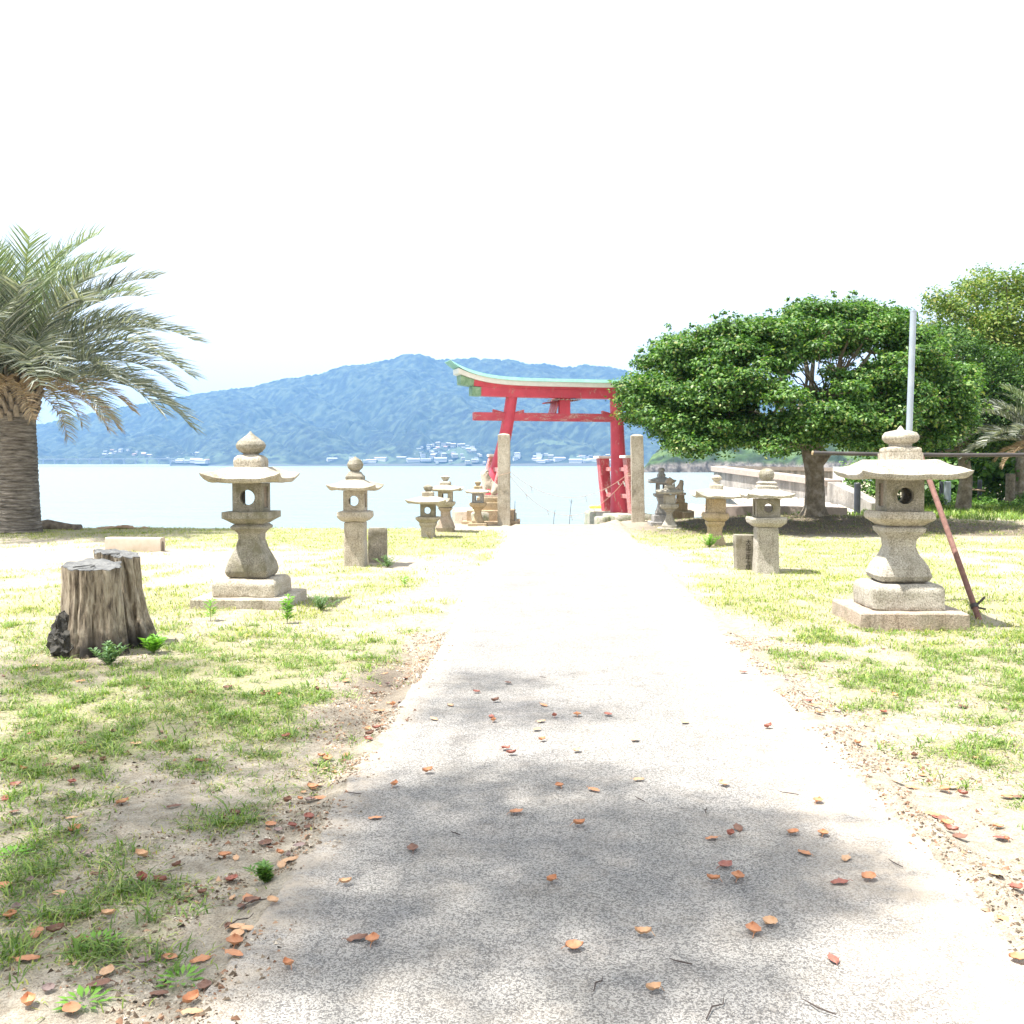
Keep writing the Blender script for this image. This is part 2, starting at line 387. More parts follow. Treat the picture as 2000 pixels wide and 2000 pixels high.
# ------------------------------------------------------------------ sea
SEA = -1.3
m, t, b = mat('sea_water')
b.inputs['Base Color'].default_value = (.225, .285, .297, 1); b.inputs['Roughness'].default_value = .2; b.inputs['Specular IOR Level'].default_value = .2; b.inputs['IOR'].default_value = 1.33
v = coord(t, 'Object', (1, 2.2, 1))
wa = noi(t, .9, 6, .65, v); wb = noi(t, .07, 4, .6, v)
ad = t.nodes.new('ShaderNodeMath'); ad.operation = 'MULTIPLY_ADD'; ad.inputs[1].default_value = 3; t.links.new(wb.outputs[0], ad.inputs[0]); t.links.new(wa.outputs[0], ad.inputs[2])
bump(t, b, ad.outputs[0], .8, .4)
me = npmesh('sea', np.array([(-5500, 20, SEA), (5500, 20, SEA), (5500, 7000, SEA), (-5500, 7000, SEA)]), np.array([0, 1, 2, 3]), 4)
struct(link('sea', me, m))

# ------------------------------------------------------------------ far mountains over the bay
sky_px = [(-900, 800), (-500, 805), (-200, 845), (0, 838), (75, 829), (156, 811), (254, 793), (320, 782), (391, 768), (466, 760), (548, 743), (620, 735), (673, 717), (724, 714), (766, 706), (787, 698), (824, 694), (855, 706),
          (894, 704), (933, 703), (970, 706), (1000, 709), (1028, 714.5), (1067, 713.7), (1098, 721.5), (1123, 721.5), (1143, 717), (1187, 719.5), (1210, 727), (1280, 748), (1400, 758), (1500, 765), (1620, 770), (1750, 800), (1900, 835), (2200, 850), (2900, 862)]
Y0, YD = 2400.0, 1300.0
aa = np.arange(-500, 2300, 1.8); tt = np.concatenate([np.linspace(0, 1, 330), 1 + np.linspace(.02, .4, 16)])
A, T = np.meshgrid(aa, tt); Yw = Y0 + YD * T + 60 * (fbm(A / 130, A * 0, 5, 2) - .5) * (1 - np.clip(T, 0, 1)); Xw = (A - 1085) / 2000 * Yw
rz = (908.3 - np.interp(aa, [s[0] for s in sky_px], [s[1] for s in sky_px])) / 2000 * (Y0 + YD) + CAM_H
rz = np.broadcast_to(rz, A.shape)
def fgf(T): u = np.clip((T - .05) / .95, 0, 1); return .93 * u ** .95 + .07 * np.clip(T / .05, 0, 1)
prof = np.where(T <= 1, fgf(T) + .04 * np.clip(T / .05, 0, 1) * (1 - T), 1 - (T - 1) * 1.2)
sk = Xw / 260 + Yw / 420
sp_ = np.abs(fbm(sk, Yw / 900 - Xw / 1400, 61, 3) - .5) * 2; sp2 = np.abs(fbm(Xw / 110 - Yw / 300, Yw / 500, 71, 3) - .5) * 2
env = np.sin(np.pi * np.clip(T, 0, 1)) ** .8
Zh = rz * prof - env * (95 * (1 - sp_) ** 2 - 30 + 30 * (1 - sp2) ** 2) * np.clip(rz / 260, .3, 1.2)
Zh = np.maximum(Zh, SEA + 1.5 + 14 * np.clip(T / .1, 0, 1))
Zh0 = Zh.copy()
forest = np.clip((T - .03) / .03, 0, 1)
Zh = Zh + forest * (12 * cell(Xw / 15, Yw / 15, 3) - 5 + 4 * (vn(Xw / 5, Yw / 6, 4) - .5)) + forest * (fbm(Xw / 50, Yw / 60, 8, 3) - .5) * 16
Zh[T > 1.001] -= 4; Zh[0, :] = SEA - 3
me = npmesh('mountain', np.stack([Xw.ravel(), Yw.ravel(), Zh.ravel()], 1), gridfaces(len(aa), len(tt)), 4, True)
fa = np.clip(vn(Xw / 14, Yw / 14, 91), 0, 1); fl = ((fbm(Xw / 45, Yw / 30, 15, 3) > .66) & (T < .10)).astype(float)
ca = me.color_attributes.new('cover', 'FLOAT_COLOR', 'POINT')
ca.data.foreach_set('color', np.stack([fa.ravel(), fl.ravel(), (T < .012).astype(float).ravel(), np.ones(A.size)], 1).astype(np.float32).ravel())
m, t, b = mat('forest_slope')
at = N_(t, 'ShaderNodeVertexColor', layer_name='cover'); sp = t.nodes.new('ShaderNodeSeparateColor'); t.links.new(at.outputs[0], sp.inputs[0])
col = ramp(t, sp.outputs[0], [(.1, (.006, .012, .016)), (.5, (.020, .034, .026)), (.9, (.055, .075, .050))])
big = noi(t, .004, 5, .6); col = mixc(t, .7, col, ramp(t, big.outputs[0], [(.35, (.7, .8, .8)), (.65, (1.3, 1.2, 1.0))]), 'MULTIPLY')
col = mixc(t, sp.outputs[1], col, (.07, .10, .055)); col = mixc(t, sp.outputs[2], col, (.09, .09, .08))
t.links.new(col, b.inputs['Base Color']); b.inputs['Roughness'].default_value = .9
bump(t, b, noi(t, .35, 4, .7).outputs[0], .8, 3)
M_forest = m
struct(link('mountains', me, m))

# ------------------------------------------------------------------ wooded headland at the right (about 400 m off)
HY = 385.0
hx0 = WX(1258, HY); prof_h = [(1252, 921), (1262, 893), (1285, 872), (1330, 866), (1400, 860), (1480, 872), (1560, 870), (1660, 850), (1800, 858), (2000, 850), (2400, 840)]
aa2 = np.arange(1250, 2400, 1.6); tt2 = np.linspace(0, 1, 110); A, T = np.meshgrid(aa2, tt2)
Yw = HY + 14 * (fbm(A / 45, A * 0, 12, 3) - .5) + 90 * T; Xw = (A - 1085) / 2000 * Yw + T * 8
hz = (909 - np.interp(aa2, [s[0] for s in prof_h], [s[1] for s in prof_h])) / 2000 * (HY + 50) + 2
hz = np.broadcast_to(np.maximum(hz, .5), A.shape)
u = np.clip(T / .55, 0, 1)
Z2 = SEA + (hz - SEA) * (.15 * np.clip(T / .02, 0, 1) + .85 * np.sin(u * np.pi / 2)) * np.clip((A - 1250) / 6, 0, 1)
fo = np.clip((T - .018 - .02 * vn(A / 9, A * 0, 44)) / .015, 0, 1)
Z2 = Z2 + fo * (2.6 * cell(Xw / 4.4, Yw / 4.4, 21) - 1.3 + 1.0 * (vn(Xw / 1.2, Yw / 1.5, 9) - .5)) + (1 - fo) * (fbm(A / 6, T * 80, 19, 3) - .5) * 2.0 * (T > .004)
Z2[0, :] = SEA - 2
me = npmesh('headland', np.stack([Xw.ravel(), Yw.ravel(), Z2.ravel()], 1), gridfaces(len(aa2), len(tt2)), 4, True)
ca = me.color_attributes.new('cover', 'FLOAT_COLOR', 'POINT')
ca.data.foreach_set('color', np.stack([vn(Xw / 5, Yw / 5, 91).ravel(), (1 - fo).ravel(), np.zeros(A.size), np.ones(A.size)], 1).astype(np.float32).ravel())
m, t, b = mat('headland_woods')
at = N_(t, 'ShaderNodeVertexColor', layer_name='cover'); sp = t.nodes.new('ShaderNodeSeparateColor'); t.links.new(at.outputs[0], sp.inputs[0])
col = ramp(t, sp.outputs[0], [(.2, (.012, .030, .014)), (.5, (.035, .075, .024)), (.8, (.085, .14, .045))])
rk = ramp(t, noi(t, .5, 6, .7).outputs[0], [(.4, (.06, .055, .055)), (.6, (.20, .18, .165))])
col = mixc(t, sp.outputs[1], col, rk)
t.links.new(col, b.inputs['Base Color']); b.inputs['Roughness'].default_value = .9
bump(t, b, noi(t, 2.2, 4, .7).outputs[0], .8, .5)
struct(link('headland', me, m))

# ------------------------------------------------------------------ village houses and viaduct far over the water
M_wall = [simple('house_wall_%s' % n, c, .8) for n, c in (('white', (.45, .44, .43)), ('cream', (.34, .31, .27)), ('grey', (.3, .3, .32)))]
M_roof = [simple('house_roof_%s' % n, c, .6) for n, c in (('slate', (.16, .17, .19)), ('pale', (.34, .34, .36)), ('brown', (.25, .15, .11)))]
def house_mesh(L, W, H, RH, mw, mr, flat=False):
    bm = bmesh.new(); box(bm, (0, 0, H / 2 - 2), (L / 2, W / 2, H / 2 + 2))
    for f in bm.faces: f.material_index = 0
    e = .6
    if flat:
        n0 = len(bm.faces); box(bm, (0, 0, H + .3), (L / 2 + .2, W / 2 + .2, .3))
    else:
        vs = [bm.verts.new(p) for p in ((-L/2-e, -W/2-e, H), (L/2+e, -W/2-e, H), (L/2+e, W/2+e, H), (-L/2-e, W/2+e, H), (-L/2-e, 0, H+RH), (L/2+e, 0, H+RH))]
        for f in ((0, 1, 5, 4), (2, 3, 4, 5), (0, 4, 3), (1, 2, 5), (0, 3, 2, 1)): bm.faces.new([vs[i] for i in f])
    bm.faces.ensure_lookup_table()
    for f in bm.faces[6:]: f.material_index = 1
    # window band openings as darker insets
    for k in range(int(L // 3)):
        x = -L / 2 + 1.5 + k * 3
        box(bm, (x, -W / 2 - .02, H * .5), (.7, .03, .6))
        bm.faces.ensure_lookup_table()
        for f in bm.faces[-6:]: f.material_index = 2
    me = bpy.data.meshes.new('house'); bmesh.ops.recalc_face_normals(bm, faces=bm.faces); bm.to_mesh(me); bm.free()
    for mm in (mw, mr, M_wglass): me.materials.append(mm)
    return me
M_wglass = simple('house_window', (.05, .06, .08), .2)
HM = {'slate': house_mesh(13, 9, 5.5, 3, M_wall[0], M_roof[0]), 'pale': house_mesh(15, 9, 6, 2.5, M_wall[1], M_roof[1]), 'brown': house_mesh(12, 9, 5.5, 3, M_wall[1], M_roof[2]),
      'shed': house_mesh(34, 16, 6, 3, M_wall[0], M_roof[1]), 'block': house_mesh(16, 11, 12, 0, M_wall[0], M_roof[1], True)}
def hillpt(px, py):
    """point of the mountain foot seen at px,py"""
    i = int(np.argmin(np.abs(aa - px))); zz = Zh0[:, i]; yy = Y0 + YD * tt
    pr = 908.3 - (zz - CAM_H) / yy * 2000
    j = int(np.argmax(pr[:330] <= py)); j = max(j, 1)
    return (px - 1085) / 2000 * yy[j], yy[j], zz[j]
cl = [('village houses above the harbour', 780, 968, 868, 905, 64, 'in the village across the bay'),
      ('houses on the left slope', 190, 285, 880, 893, 16, 'above the far viaduct'),
      ('houses below the left spur', 318, 400, 886, 904, 18, 'below the far left hills'),
      ('houses seen inside the gate', 1000, 1195, 889, 905, 34, 'seen between the gate pillars'),
      ('houses left of the village', 640, 780, 897, 905, 12, 'on the shore left of the village')]
lab = {'slate': 'small white house with a dark roof', 'pale': 'small cream house with a pale roof', 'brown': 'small house with a brown roof', 'shed': 'long low white shed', 'block': 'small white flat-roofed block'}
for grp, x0, x1, y0, y1, n, where in cl:
    for k in range(n):
        px = random.uniform(x0, x1); f = random.random() ** .8; py = y0 + (y1 - y0) * f
        if grp.startswith('village'): px = 870 + (px - 870) * (.35 + .75 * f)
        kind = random.choices(['slate', 'pale', 'brown', 'block'], [4, 5, 1.5, 1.2])[0]
        if py > 899 and random.random() < .4: kind = 'shed'
        x, y, z = hillpt(px, py)
        o = link('house', HM[kind], None, None, (x, y, z), (0, 0, random.uniform(-.5, .5)))
        s = random.uniform(.45, .9); o.scale = (s, s, s * random.uniform(.8, 1.1))
        tag(o, lab[kind] + ' ' + where, 'house', grp)
M_conc_w = simple('pale_concrete', (.62, .62, .6), .8)
va = thing('viaduct', 'long white road viaduct on piers along the far left shore', 'bridge', (WX(180, 2396), 2396, SEA))
bm = bmesh.new(); xl = WX(-60, 2396) - va.location.x; xr = WX(345, 2396) - va.location.x
n = 24
for k in range(n):
    a = xl + (xr - xl) * k / n; c = xl + (xr - xl) * (k + 1) / n; zz = 16.5 + .8 * k / n
    box(bm, ((a + c) / 2, 0, zz), ((c - a) / 2, 4.5, .8))
bmobj('deck', bm, M_wall[2], va, smooth=False)
for k in range(18):
    bm = bmesh.new(); x = xl + (xr - xl) * (k + .5) / 18
    box(bm, (x, 0, 7), (1.6, 1.6, 8.4)); box(bm, (x, 0, 14.6), (3.2, 3.4, .8)); bmobj('pier', bm, M_wall[2], va, smooth=False)
bm = bmesh.new(); box(bm, (-30, -30, 2.3), (230, 1.5, 2.0)); o = bmobj('sea_embankment', bm, M_conc_w, None, (va.location.x, va.location.y, SEA), smooth=False)
tag(o, 'low pale concrete embankment under the far viaduct', 'embankment')

# air
m = bpy.data.materials.new('haze'); m.use_nodes = True; t = m.node_tree; t.nodes.clear()
ot = t.nodes.new('ShaderNodeOutputMaterial'); pv = t.nodes.new('ShaderNodeVolumePrincipled')
pv.inputs['Color'].default_value = (.25, .54, 1.0, 1); pv.inputs['Density'].default_value = 1.2e-4; pv.inputs['Anisotropy'].default_value = 0
t.links.new(pv.outputs[0], ot.inputs['Volume'])
bm = bmesh.new(); box(bm, (0, 3800, 238), (6000, 3950, 242.7)); o = bmobj('haze', bm, m, smooth=False); o['kind'] = 'stuff'
# ------------------------------------------------------------------ torii
def paint_red(name, fade, c1=(.64, .075, .115), c2=(.52, .055, .09), st=(1, 1, .35)):
    m, t, b = mat(name); v = coord(t, 'Object', st)
    base = ramp(t, noi(t, 3, 5, .6).outputs[0], [(.35, c2), (.65, c1)])
    pk = ramp(t, noi(t, 9, 8, .75, v).outputs[0], [(.60 - fade * .25, (0, 0, 0)), (.66 - fade * .2, (1, 1, 1))])
    col = mixc(t, pk, base, ramp(t, noi(t, 25, 4).outputs[0], [(.4, (.62, .3, .3)), (.65, (.36, .12, .09))]))
    dk = ramp(t, noi(t, 14, 6, .7).outputs[0], [(.68, (0, 0, 0)), (.72, (1, 1, 1))]); col = mixc(t, dk, col, (.14, .03, .03))
    t.links.new(col, b.inputs['Base Color']); b.inputs['Roughness'].default_value = .55
    bump(t, b, noi(t, 30, 5, .7, v).outputs[0], .35, .01); return m
M_red = paint_red('red_paint', .10); M_redold = paint_red('flaking_red_paint', .42, (.55, .09, .11), (.45, .05, .07)); M_redbeam = paint_red('flaking_beam_paint', .35, (.60, .085, .12), (.48, .06, .09), (.25, 1, 1)); M_redpale = paint_red('faded_red_paint', .9, (.6, .25, .25), (.5, .1, .1))
M_copper = simple('verdigris_copper', (.20, .44, .37), .6, (.30, .54, .46), 5)
M_copperdark = simple('stained_copper', (.10, .22, .12), .6, (.30, .45, .30), 6)
M_whitefascia = simple('white_fascia', (.8, .79, .75), .7, (.72, .7, .66), 8)
M_found = stone('mossy_foundation', (.42, .40, .34), (.5, .47, .4), .6, (.2, .25, .14))
TH = R(18); TD = 27.6; TC = Vector((WX(1102, TD), TD, 0))
tor = thing('torii_gate', 'tall red torii gate with verdigris roof standing over the water', 'torii gate', TC, TH)
def tl(px, py, off=0.0):                      # local (along-beam, height) of a photo point on the gate's plane shifted back by off
    nrm = Vector((-math.sin(TH), math.cos(TH), 0)); v = ray(px, py); o = Vector((0, 0, CAM_H))
    k = ((TC + nrm * off - o).dot(nrm)) / v.dot(nrm); q = o + v * k - TC
    return q.dot(Vector((math.cos(TH), math.sin(TH), 0))), q.z
def beam(name, us, ztop, zbot, hy_t, hy_b, m, par, bev=.01):
    bm = bmesh.new(); prev = None
    for u, zt, zb in zip(us, ztop, zbot):
        row = [bm.verts.new(p) for p in ((u, -hy_b, zb), (u, hy_b, zb), (u, hy_t, zt), (u, -hy_t, zt))]
        if prev:
            for k in range(4): bm.faces.new((prev[k], prev[(k + 1) % 4], row[(k + 1) % 4], row[k]))
        else: bm.faces.new(row[::-1])
        prev = row
    bm.faces.new(prev); return bmobj(name, bm, m, par, ang=30)
uL = tl(874, 705)[0]; HLr = -uL
zc = tl(1101, 742)[1]; ztip = tl(874, 705)[1]
rise = ztip - zc
crv = lambda u, p=4.5: rise * (abs(u) / HLr) ** p
U = np.linspace(-HLr, HLr, 61)
roof = beam('roof', U, [zc + crv(u) for u in U], [zc - .085 * (1 - .85 * (abs(u) / HLr) ** 14) + crv(u) for u in U], .34, .37, M_copper, tor)
U2 = np.linspace(-HLr + .22, HLr - .22, 57)
beam('fascia', U2, [zc - .087 + crv(u) for u in U2], [zc - .205 + crv(u) * .98 for u in U2], .34, .31, M_whitefascia, tor)
Hk = -tl(896, 740)[0]; zb_s = tl(1000, 776)[1]; zmid = tl(921, 758)[1]
U3 = np.linspace(-Hk + .35, Hk - .35, 41)
beam('upper_lintel', U3, [zc - .207 + crv(u) * .96 for u in U3], [zmid + crv(u) * .3 for u in U3], .24, .19, M_red, tor)
Hs = -tl(919, 765)[0]; U4 = np.linspace(-Hs + .24, Hs - .24, 31)
beam('lower_lintel', U4, [zmid + crv(u) * .3 - .002 for u in U4], [zb_s + crv(u) * .2 for u in U4], .185, .165, M_red, tor)
for s in (-1, 1):
    us = sorted([s * (Hk - .352), s * Hk]); us = np.linspace(us[0], us[1], 5)
    beam('lintel_end_cap', us, [zc - .21 + crv(u) * .96 for u in us], [zmid - .01 + crv(u) * .35 for u in us], .25, .2, M_copperdark, tor)
    us = np.linspace(*sorted([s * (Hs - .242), s * Hs]), 4)
    beam('lintel_end_cap', us, [zmid + crv(u) * .3 - .015 for u in us], [zb_s + crv(u) * .2 - .01 for u in us], .195, .175, M_copperdark, tor)
# tie beam
un0, zn1 = tl(924, 805); zn0 = tl(924, 821)[1]; Hn = -un0
bm = bmesh.new(); loft([(-Hn, .09, (zn1 - zn0) / 2), (Hn, .09, (zn1 - zn0) / 2)], .008, 32, bm, .006, 3, 2, .08)
M_rot = Matrix.Rotation(R(90), 4, 'Y'); bmesh.ops.transform(bm, matrix=M_rot @ Matrix.Rotation(0, 4, 'Z'), verts=bm.verts)
# after rotation: old x -> -z, old y -> y ; swap so the beam is tall in z
bmesh.ops.delete(bm, geom=bm.verts, context='VERTS'); box(bm, (0, 0, (zn0 + zn1) / 2), (Hn, .085, (zn1 - zn0) / 2), None, .01)
bmobj('tie_beam', bm, M_redbeam, tor)
# legs
def leg(tx, ty, bx, by, rt, rb):
    ut, zt = tl(tx, ty); ub, zb = tl(bx, by); bm = bmesh.new(); Nn = 30; rows = []
    for k in range(27):
        f = k / 26; z = zt + .06 - (zt + .06 - zb) * f; u = ut + (ub - ut) * (f + .12 * math.sin(f * math.pi) * (-1 if tx < 1100 else .3))
        r = rt + (rb - rt) * (f ** 1.6)
        rows.append([bm.verts.new((u + r * math.cos(2 * math.pi * i / Nn), r * math.sin(2 * math.pi * i / Nn), z)) for i in range(Nn)])
    for a, c in zip(rows[:-1], rows[1:]):
        for i in range(Nn): bm.faces.new((a[i], a[(i + 1) % Nn], c[(i + 1) % Nn], c[i]))
    bm.faces.new(rows[0]); bm.faces.new(rows[-1]); bmobj('pillar', bm, M_red, tor); return ub, zb, ut, zt
Lg = leg(1000, 776, 946, 995, .155, .23); Rg = leg(1203, 780, 1211, 1001, .17, .265)
for lg, lean in ((Lg, 1), (Rg, -.1)):
    ub, zb, ut, zt = lg; sl_ = (ut - ub) / (zt - zb)
    for s in (-1, 1):
        bm = bmesh.new(); y = s * (1.0 if lean < 0 else .62); h = 1.62; rp_ = 1 if lean < 0 else .5; zt_ = 1.68 if lean < 0 else 1.72
        du = (sl_ * (zt_ - zb)); tx = ub + du + (-.07 if lean < 0 else 0)
        loft([(0, .13 * rp_), (zt_ - zb, .15 * rp_)], .03, 32, bm, .004, 5, 3, .12)
        for v in bm.verts: v.co = Vector((v.co.x + ub + (tx - ub) * v.co.z / (zt_ - zb), v.co.y + y, v.co.z + zb))
        st = bmobj('support_post', bm, M_redold if s > 0 and lean < 0 else M_redpale, tor)
        bm = bmesh.new(); box(bm, (tx, y, zt_ + .035), (.21 * rp_, .21 * rp_, .035), None, .008); bmobj('post_cap', bm, M_whitefascia, st)
    for zz in (1.38, .66):
        uu = ub + sl_ * (zz - zb); bm = bmesh.new(); box(bm, (uu, 0, zz), (.055, 1.25 if lean < 0 else .72, .055), None, .006); bmobj('support_tie', bm, M_redpale, tor)
    for s in (-1, 1):                           # wedges on the tie beam
        uu = ub + sl_ * (zn1 - zb); bm = bmesh.new(); x0 = uu + s * .14; x1 = uu + s * .42
        vs = [bm.verts.new((x, y, z)) for y in (-.06, .06) for x, z in ((x0, zn1 + .002), (x1, zn1 + .002), (x1, zn1 + .085), (x0, zn1 + .012))]
        for f in ((0, 1, 2, 3), (7, 6, 5, 4), (0, 4, 5, 1), (1, 5, 6, 2), (2, 6, 7, 3), (3, 7, 4, 0)): bm.faces.new([vs[i] for i in f])
        bmobj('wedge', bm, M_redold, tor, smooth=False)
us_, zs0 = tl(1102, 811); zs1 = tl(1102, 779)[1]
bm = bmesh.new(); box(bm, (us_, 0, (zn1 + zb_s) / 2), (.145, .09, (zb_s - zn1) / 2 + .02), None, .008); bmobj('centre_strut', bm, M_red, tor)
# plaque hanging behind the strut
pq = bmesh.new(); box(pq, (us_ - .19, .32, zn1 + .20), (.022, .3, .23), Matrix.Rotation(R(14), 3, 'Y'), .004)
pq_o = bmobj('name_plaque', pq, M_redold, tor)
bm = bmesh.new(); box(bm, (us_ - .02, .3, zb_s - .075), (.40, .34, .02), Matrix.Rotation(R(-5), 3, 'Y'), .004)
bmobj('plaque_roof', bm, paint_red('dark_red_roof', .1, (.25, .03, .04), (.18, .02, .03)), pq_o)
for k in range(7):
    bm = bmesh.new(); box(bm, (us_ - .36 + k * .12, .0, zb_s - .047), (.016, .30, .012), Matrix.Rotation(R(-5), 3, 'Y')); bmobj('rafter', bm, M_tan, pq_o)
# foundations (their own things)
for nm, lg, lb in (('left', Lg, 'weathered stone footing under the leaning left gate pillar'), ('right', Rg, 'mossy stone footing under the upright right gate pillar')):
    c = TC + Matrix.Rotation(TH, 3, 'Z') @ Vector((lg[0], 0, 0))
    bm = bmesh.new(); loft([(-2.6, .62, 1.3), (lg[1] - .05, .60, 1.28), (lg[1], .57, 1.25)], .12, 60, bm, .02, 3, 5, .1)
    o = bmobj('gate_footing', bm, M_found, None, (c.x - .03, c.y, 0), (0, 0, TH)); tag(o, lb, 'footing')
bm = bmesh.new(); loft([(-2, .22), (.10, .215), (.14, .19)], .2, 40, bm, .012, 4, 9, .06, lathe=True)
o = bmobj('stone_block', bm, M_found, None, (WX(1177, 27.1), 27.1, 0)); tag(o, 'round mossy stone block left of the right gate pillar foot', 'stone block')

# ------------------------------------------------------------------ the two tall stone posts, ropes, thin stakes
for px, d, h, lb in ((984.5, 25.55, 2.27, 'tall square granite post in front of the leaning left gate pillar'), (1243, 25.4, 2.24, 'tall square granite post right of the upright gate pillar')):
    bm = bmesh.new(); loft([(-.3, .158), (h - .03, .15), (h, .10), (h + .015, .02)], .012, 40, bm, .006, 5, int(px), .1)
    if px > 1100:
        for v in bm.verts: v.co.x += (1 - v.co.z / h) * .05
    o = bmobj('stone_post', bm, M_tan, None, (WX(px, d), d, 0)); tag(o, lb, 'stone post')
M_rope = simple('straw_rope', (.42, .30, .22), .9); M_paper = simple('white_paper', (.78, .76, .72), .8); M_twig = simple('grey_stick', (.12, .11, .12), .8)
def rope(nm, a, c, sag, lb, st, extra=None):
    n = 40; pts = []
    for k in range(n + 1):
        f = k / n; p = a.lerp(c, f); p.z -= sag * 4 * f * (1 - f); pts.append(p)
    org = a.copy(); bm = bmesh.new(); tube(bm, [p - org for p in pts], .0065, 6)
    o = bmobj(nm, bm, M_rope, None, org); tag(o, lb, 'rope')
    for f, L, wd in st:
        p = a.lerp(c, f); p.z -= sag * 4 * f * (1 - f); p -= org
        bm = bmesh.new(); q = p.copy(); prev = None; dx = .035
        for k in range(5):
            off = Vector((dx * k / 4 + (.012 if k % 2 else -.006), .004 * (-1) ** k, -L * k / 4)); r = [bm.verts.new(p + off + Vector((-wd, 0, 0))), bm.verts.new(p + off + Vector((wd, .004, 0)))]
            if prev: bm.faces.new((prev[0], prev[1], r[1], r[0]))
            prev = r
        ob = bmobj('paper_streamer', bm, M_paper if wd > .012 else M_rope, o)
        md = ob.modifiers.new('thick', 'SOLIDIFY'); md.thickness = .003
yf = 25.22
rope('shrine_rope', P(997, 922, yf), P(1230, 923, yf), .62, 'upper thin straw rope strung between the two granite posts', [(.17, .14, .006), (.63, .15, .006), (.80, .12, .022), (.90, .08, .016)])
rope('shrine_rope', P(997, 930, yf), P(1230, 925, yf - .03), 1.0, 'lower slack straw rope with dangling streamers between the granite posts', [(.13, .13, .006), (.31, .12, .006), (.51, .12, .006), (.70, .12, .006), (.87, .22, .006), (.95, .12, .02)])
for sx, lb in ((WX(1243, 25.4) + .0, 'rope loop tied round the right granite post'), (WX(984.5, 25.55), 'frayed rope loop tied round the left granite post')):
    bm = bmesh.new(); z0 = 1.27; c = ring(.168, .168, .02, 40); pts = [(x, y, z0 + .0 + .045 * (x / .17)) for x, y in c] + [(c[0][0], c[0][1], z0 + .045 * c[0][0] / .17)]
    tube(bm, pts, .008, 6, False); o = bmobj('rope_loop', bm, M_rope, None, (sx, 25.5, 0)); tag(o, lb, 'rope')
for (bx, by, tx, ty), lb in (((1004, 1026, 1006, 978), 'thin dark stake beside the left granite post'), ((1080, 1025, 1084, 996), 'shortest thin stake at the water edge'), ((1111, 1024, 1116.5, 975), 'tallest thin stake near the middle of the gate')):
    a = P(bx, by, 25.7); c = P(tx, ty, 25.7); bm = bmesh.new(); tube(bm, [Vector((0, 0, -.2)), (c - a) * .5, c - a], [.009, .009, .007], 6)
    if tx > 1110: tube(bm, [(c - a) * .85, (c - a) * .9 + Vector((-.06, 0, .06))], .004, 5); tube(bm, [(c - a) * .85, (c - a) * .88 + Vector((.05, 0, .04))], .004, 5)
    o = bmobj('stake', bm, M_twig, None, a); tag(o, lb, 'stake')
p = G(1163, 992.5, SEA); bm = bmesh.new(); loft([(-.2, .38, .3), (.12, .4, .3), (.17, .36, .26)], .06, 32, bm)
m, t, b = mat('yellow_plastic'); b.inputs['Base Color'].default_value = (.85, .75, .08, 1); b.inputs['Roughness'].default_value = .4
o = bmobj('float', bm, m, None, p); tag(o, 'yellow float on the water just left of the right gate pillar', 'float')

# ------------------------------------------------------------------ stone lanterns
def plate(bm, cx, cy, cz, hw, hh, hole, th, axis_, N=48):
    """panel with a hole right through (circle r / rectangle (w,h)); axis_ 'y' faces front, 'x' faces the side"""
    outer = ring(hw, hh, 0, N)
    if hole is None: inner = None
    elif hole[0] == 'c':
        inner = []
        for x, y in outer:
            l = math.hypot(x, y - hole[2]); inner.append((x / l * hole[1], (y - hole[2]) / l * hole[1] + hole[2]))
    else: inner = [(x / hw * hole[1], y / hh * hole[2]) for x, y in outer]
    def put(p, d):
        return bm.verts.new((cx + p[0], cy + d, cz + p[1]) if axis_ == 'y' else (cx + d, cy + p[0], cz + p[1]))
    fo = [put(p, -th) for p in outer]; bo = [put(p, th) for p in outer]
    if inner:
        fi = [put(p, -th) for p in inner]; bi = [put(p, th) for p in inner]
        for k in range(N):
            j = (k + 1) % N
            bm.faces.new((fo[k], fo[j], fi[j], fi[k])); bm.faces.new((bo[j], bo[k], bi[k], bi[j])); bm.faces.new((fi[k], fi[j], bi[j], bi[k]))
    else: bm.faces.new(fo); bm.faces.new(bo[::-1])
    for k in range(N):
        j = (k + 1) % N; bm.faces.new((fo[j], fo[k], bo[k], bo[j]))
def torus(bm, c, R_, r, axis_='y', n=36, k=8):
    rows = []
    for i in range(n):
        a = 2 * math.pi * i / n; row = []
        for j in range(k):
            b_ = 2 * math.pi * j / k; rr = R_ + r * math.cos(b_); row.append(bm.verts.new((c[0] + rr * math.cos(a), c[1] + r * math.sin(b_), c[2] + rr * math.sin(a))))
        rows.append(row)
    for i in range(n):
        for j in range(k): bm.faces.new((rows[i][j], rows[(i + 1) % n][j], rows[(i + 1) % n][(j + 1) % k], rows[i][(j + 1) % k]))
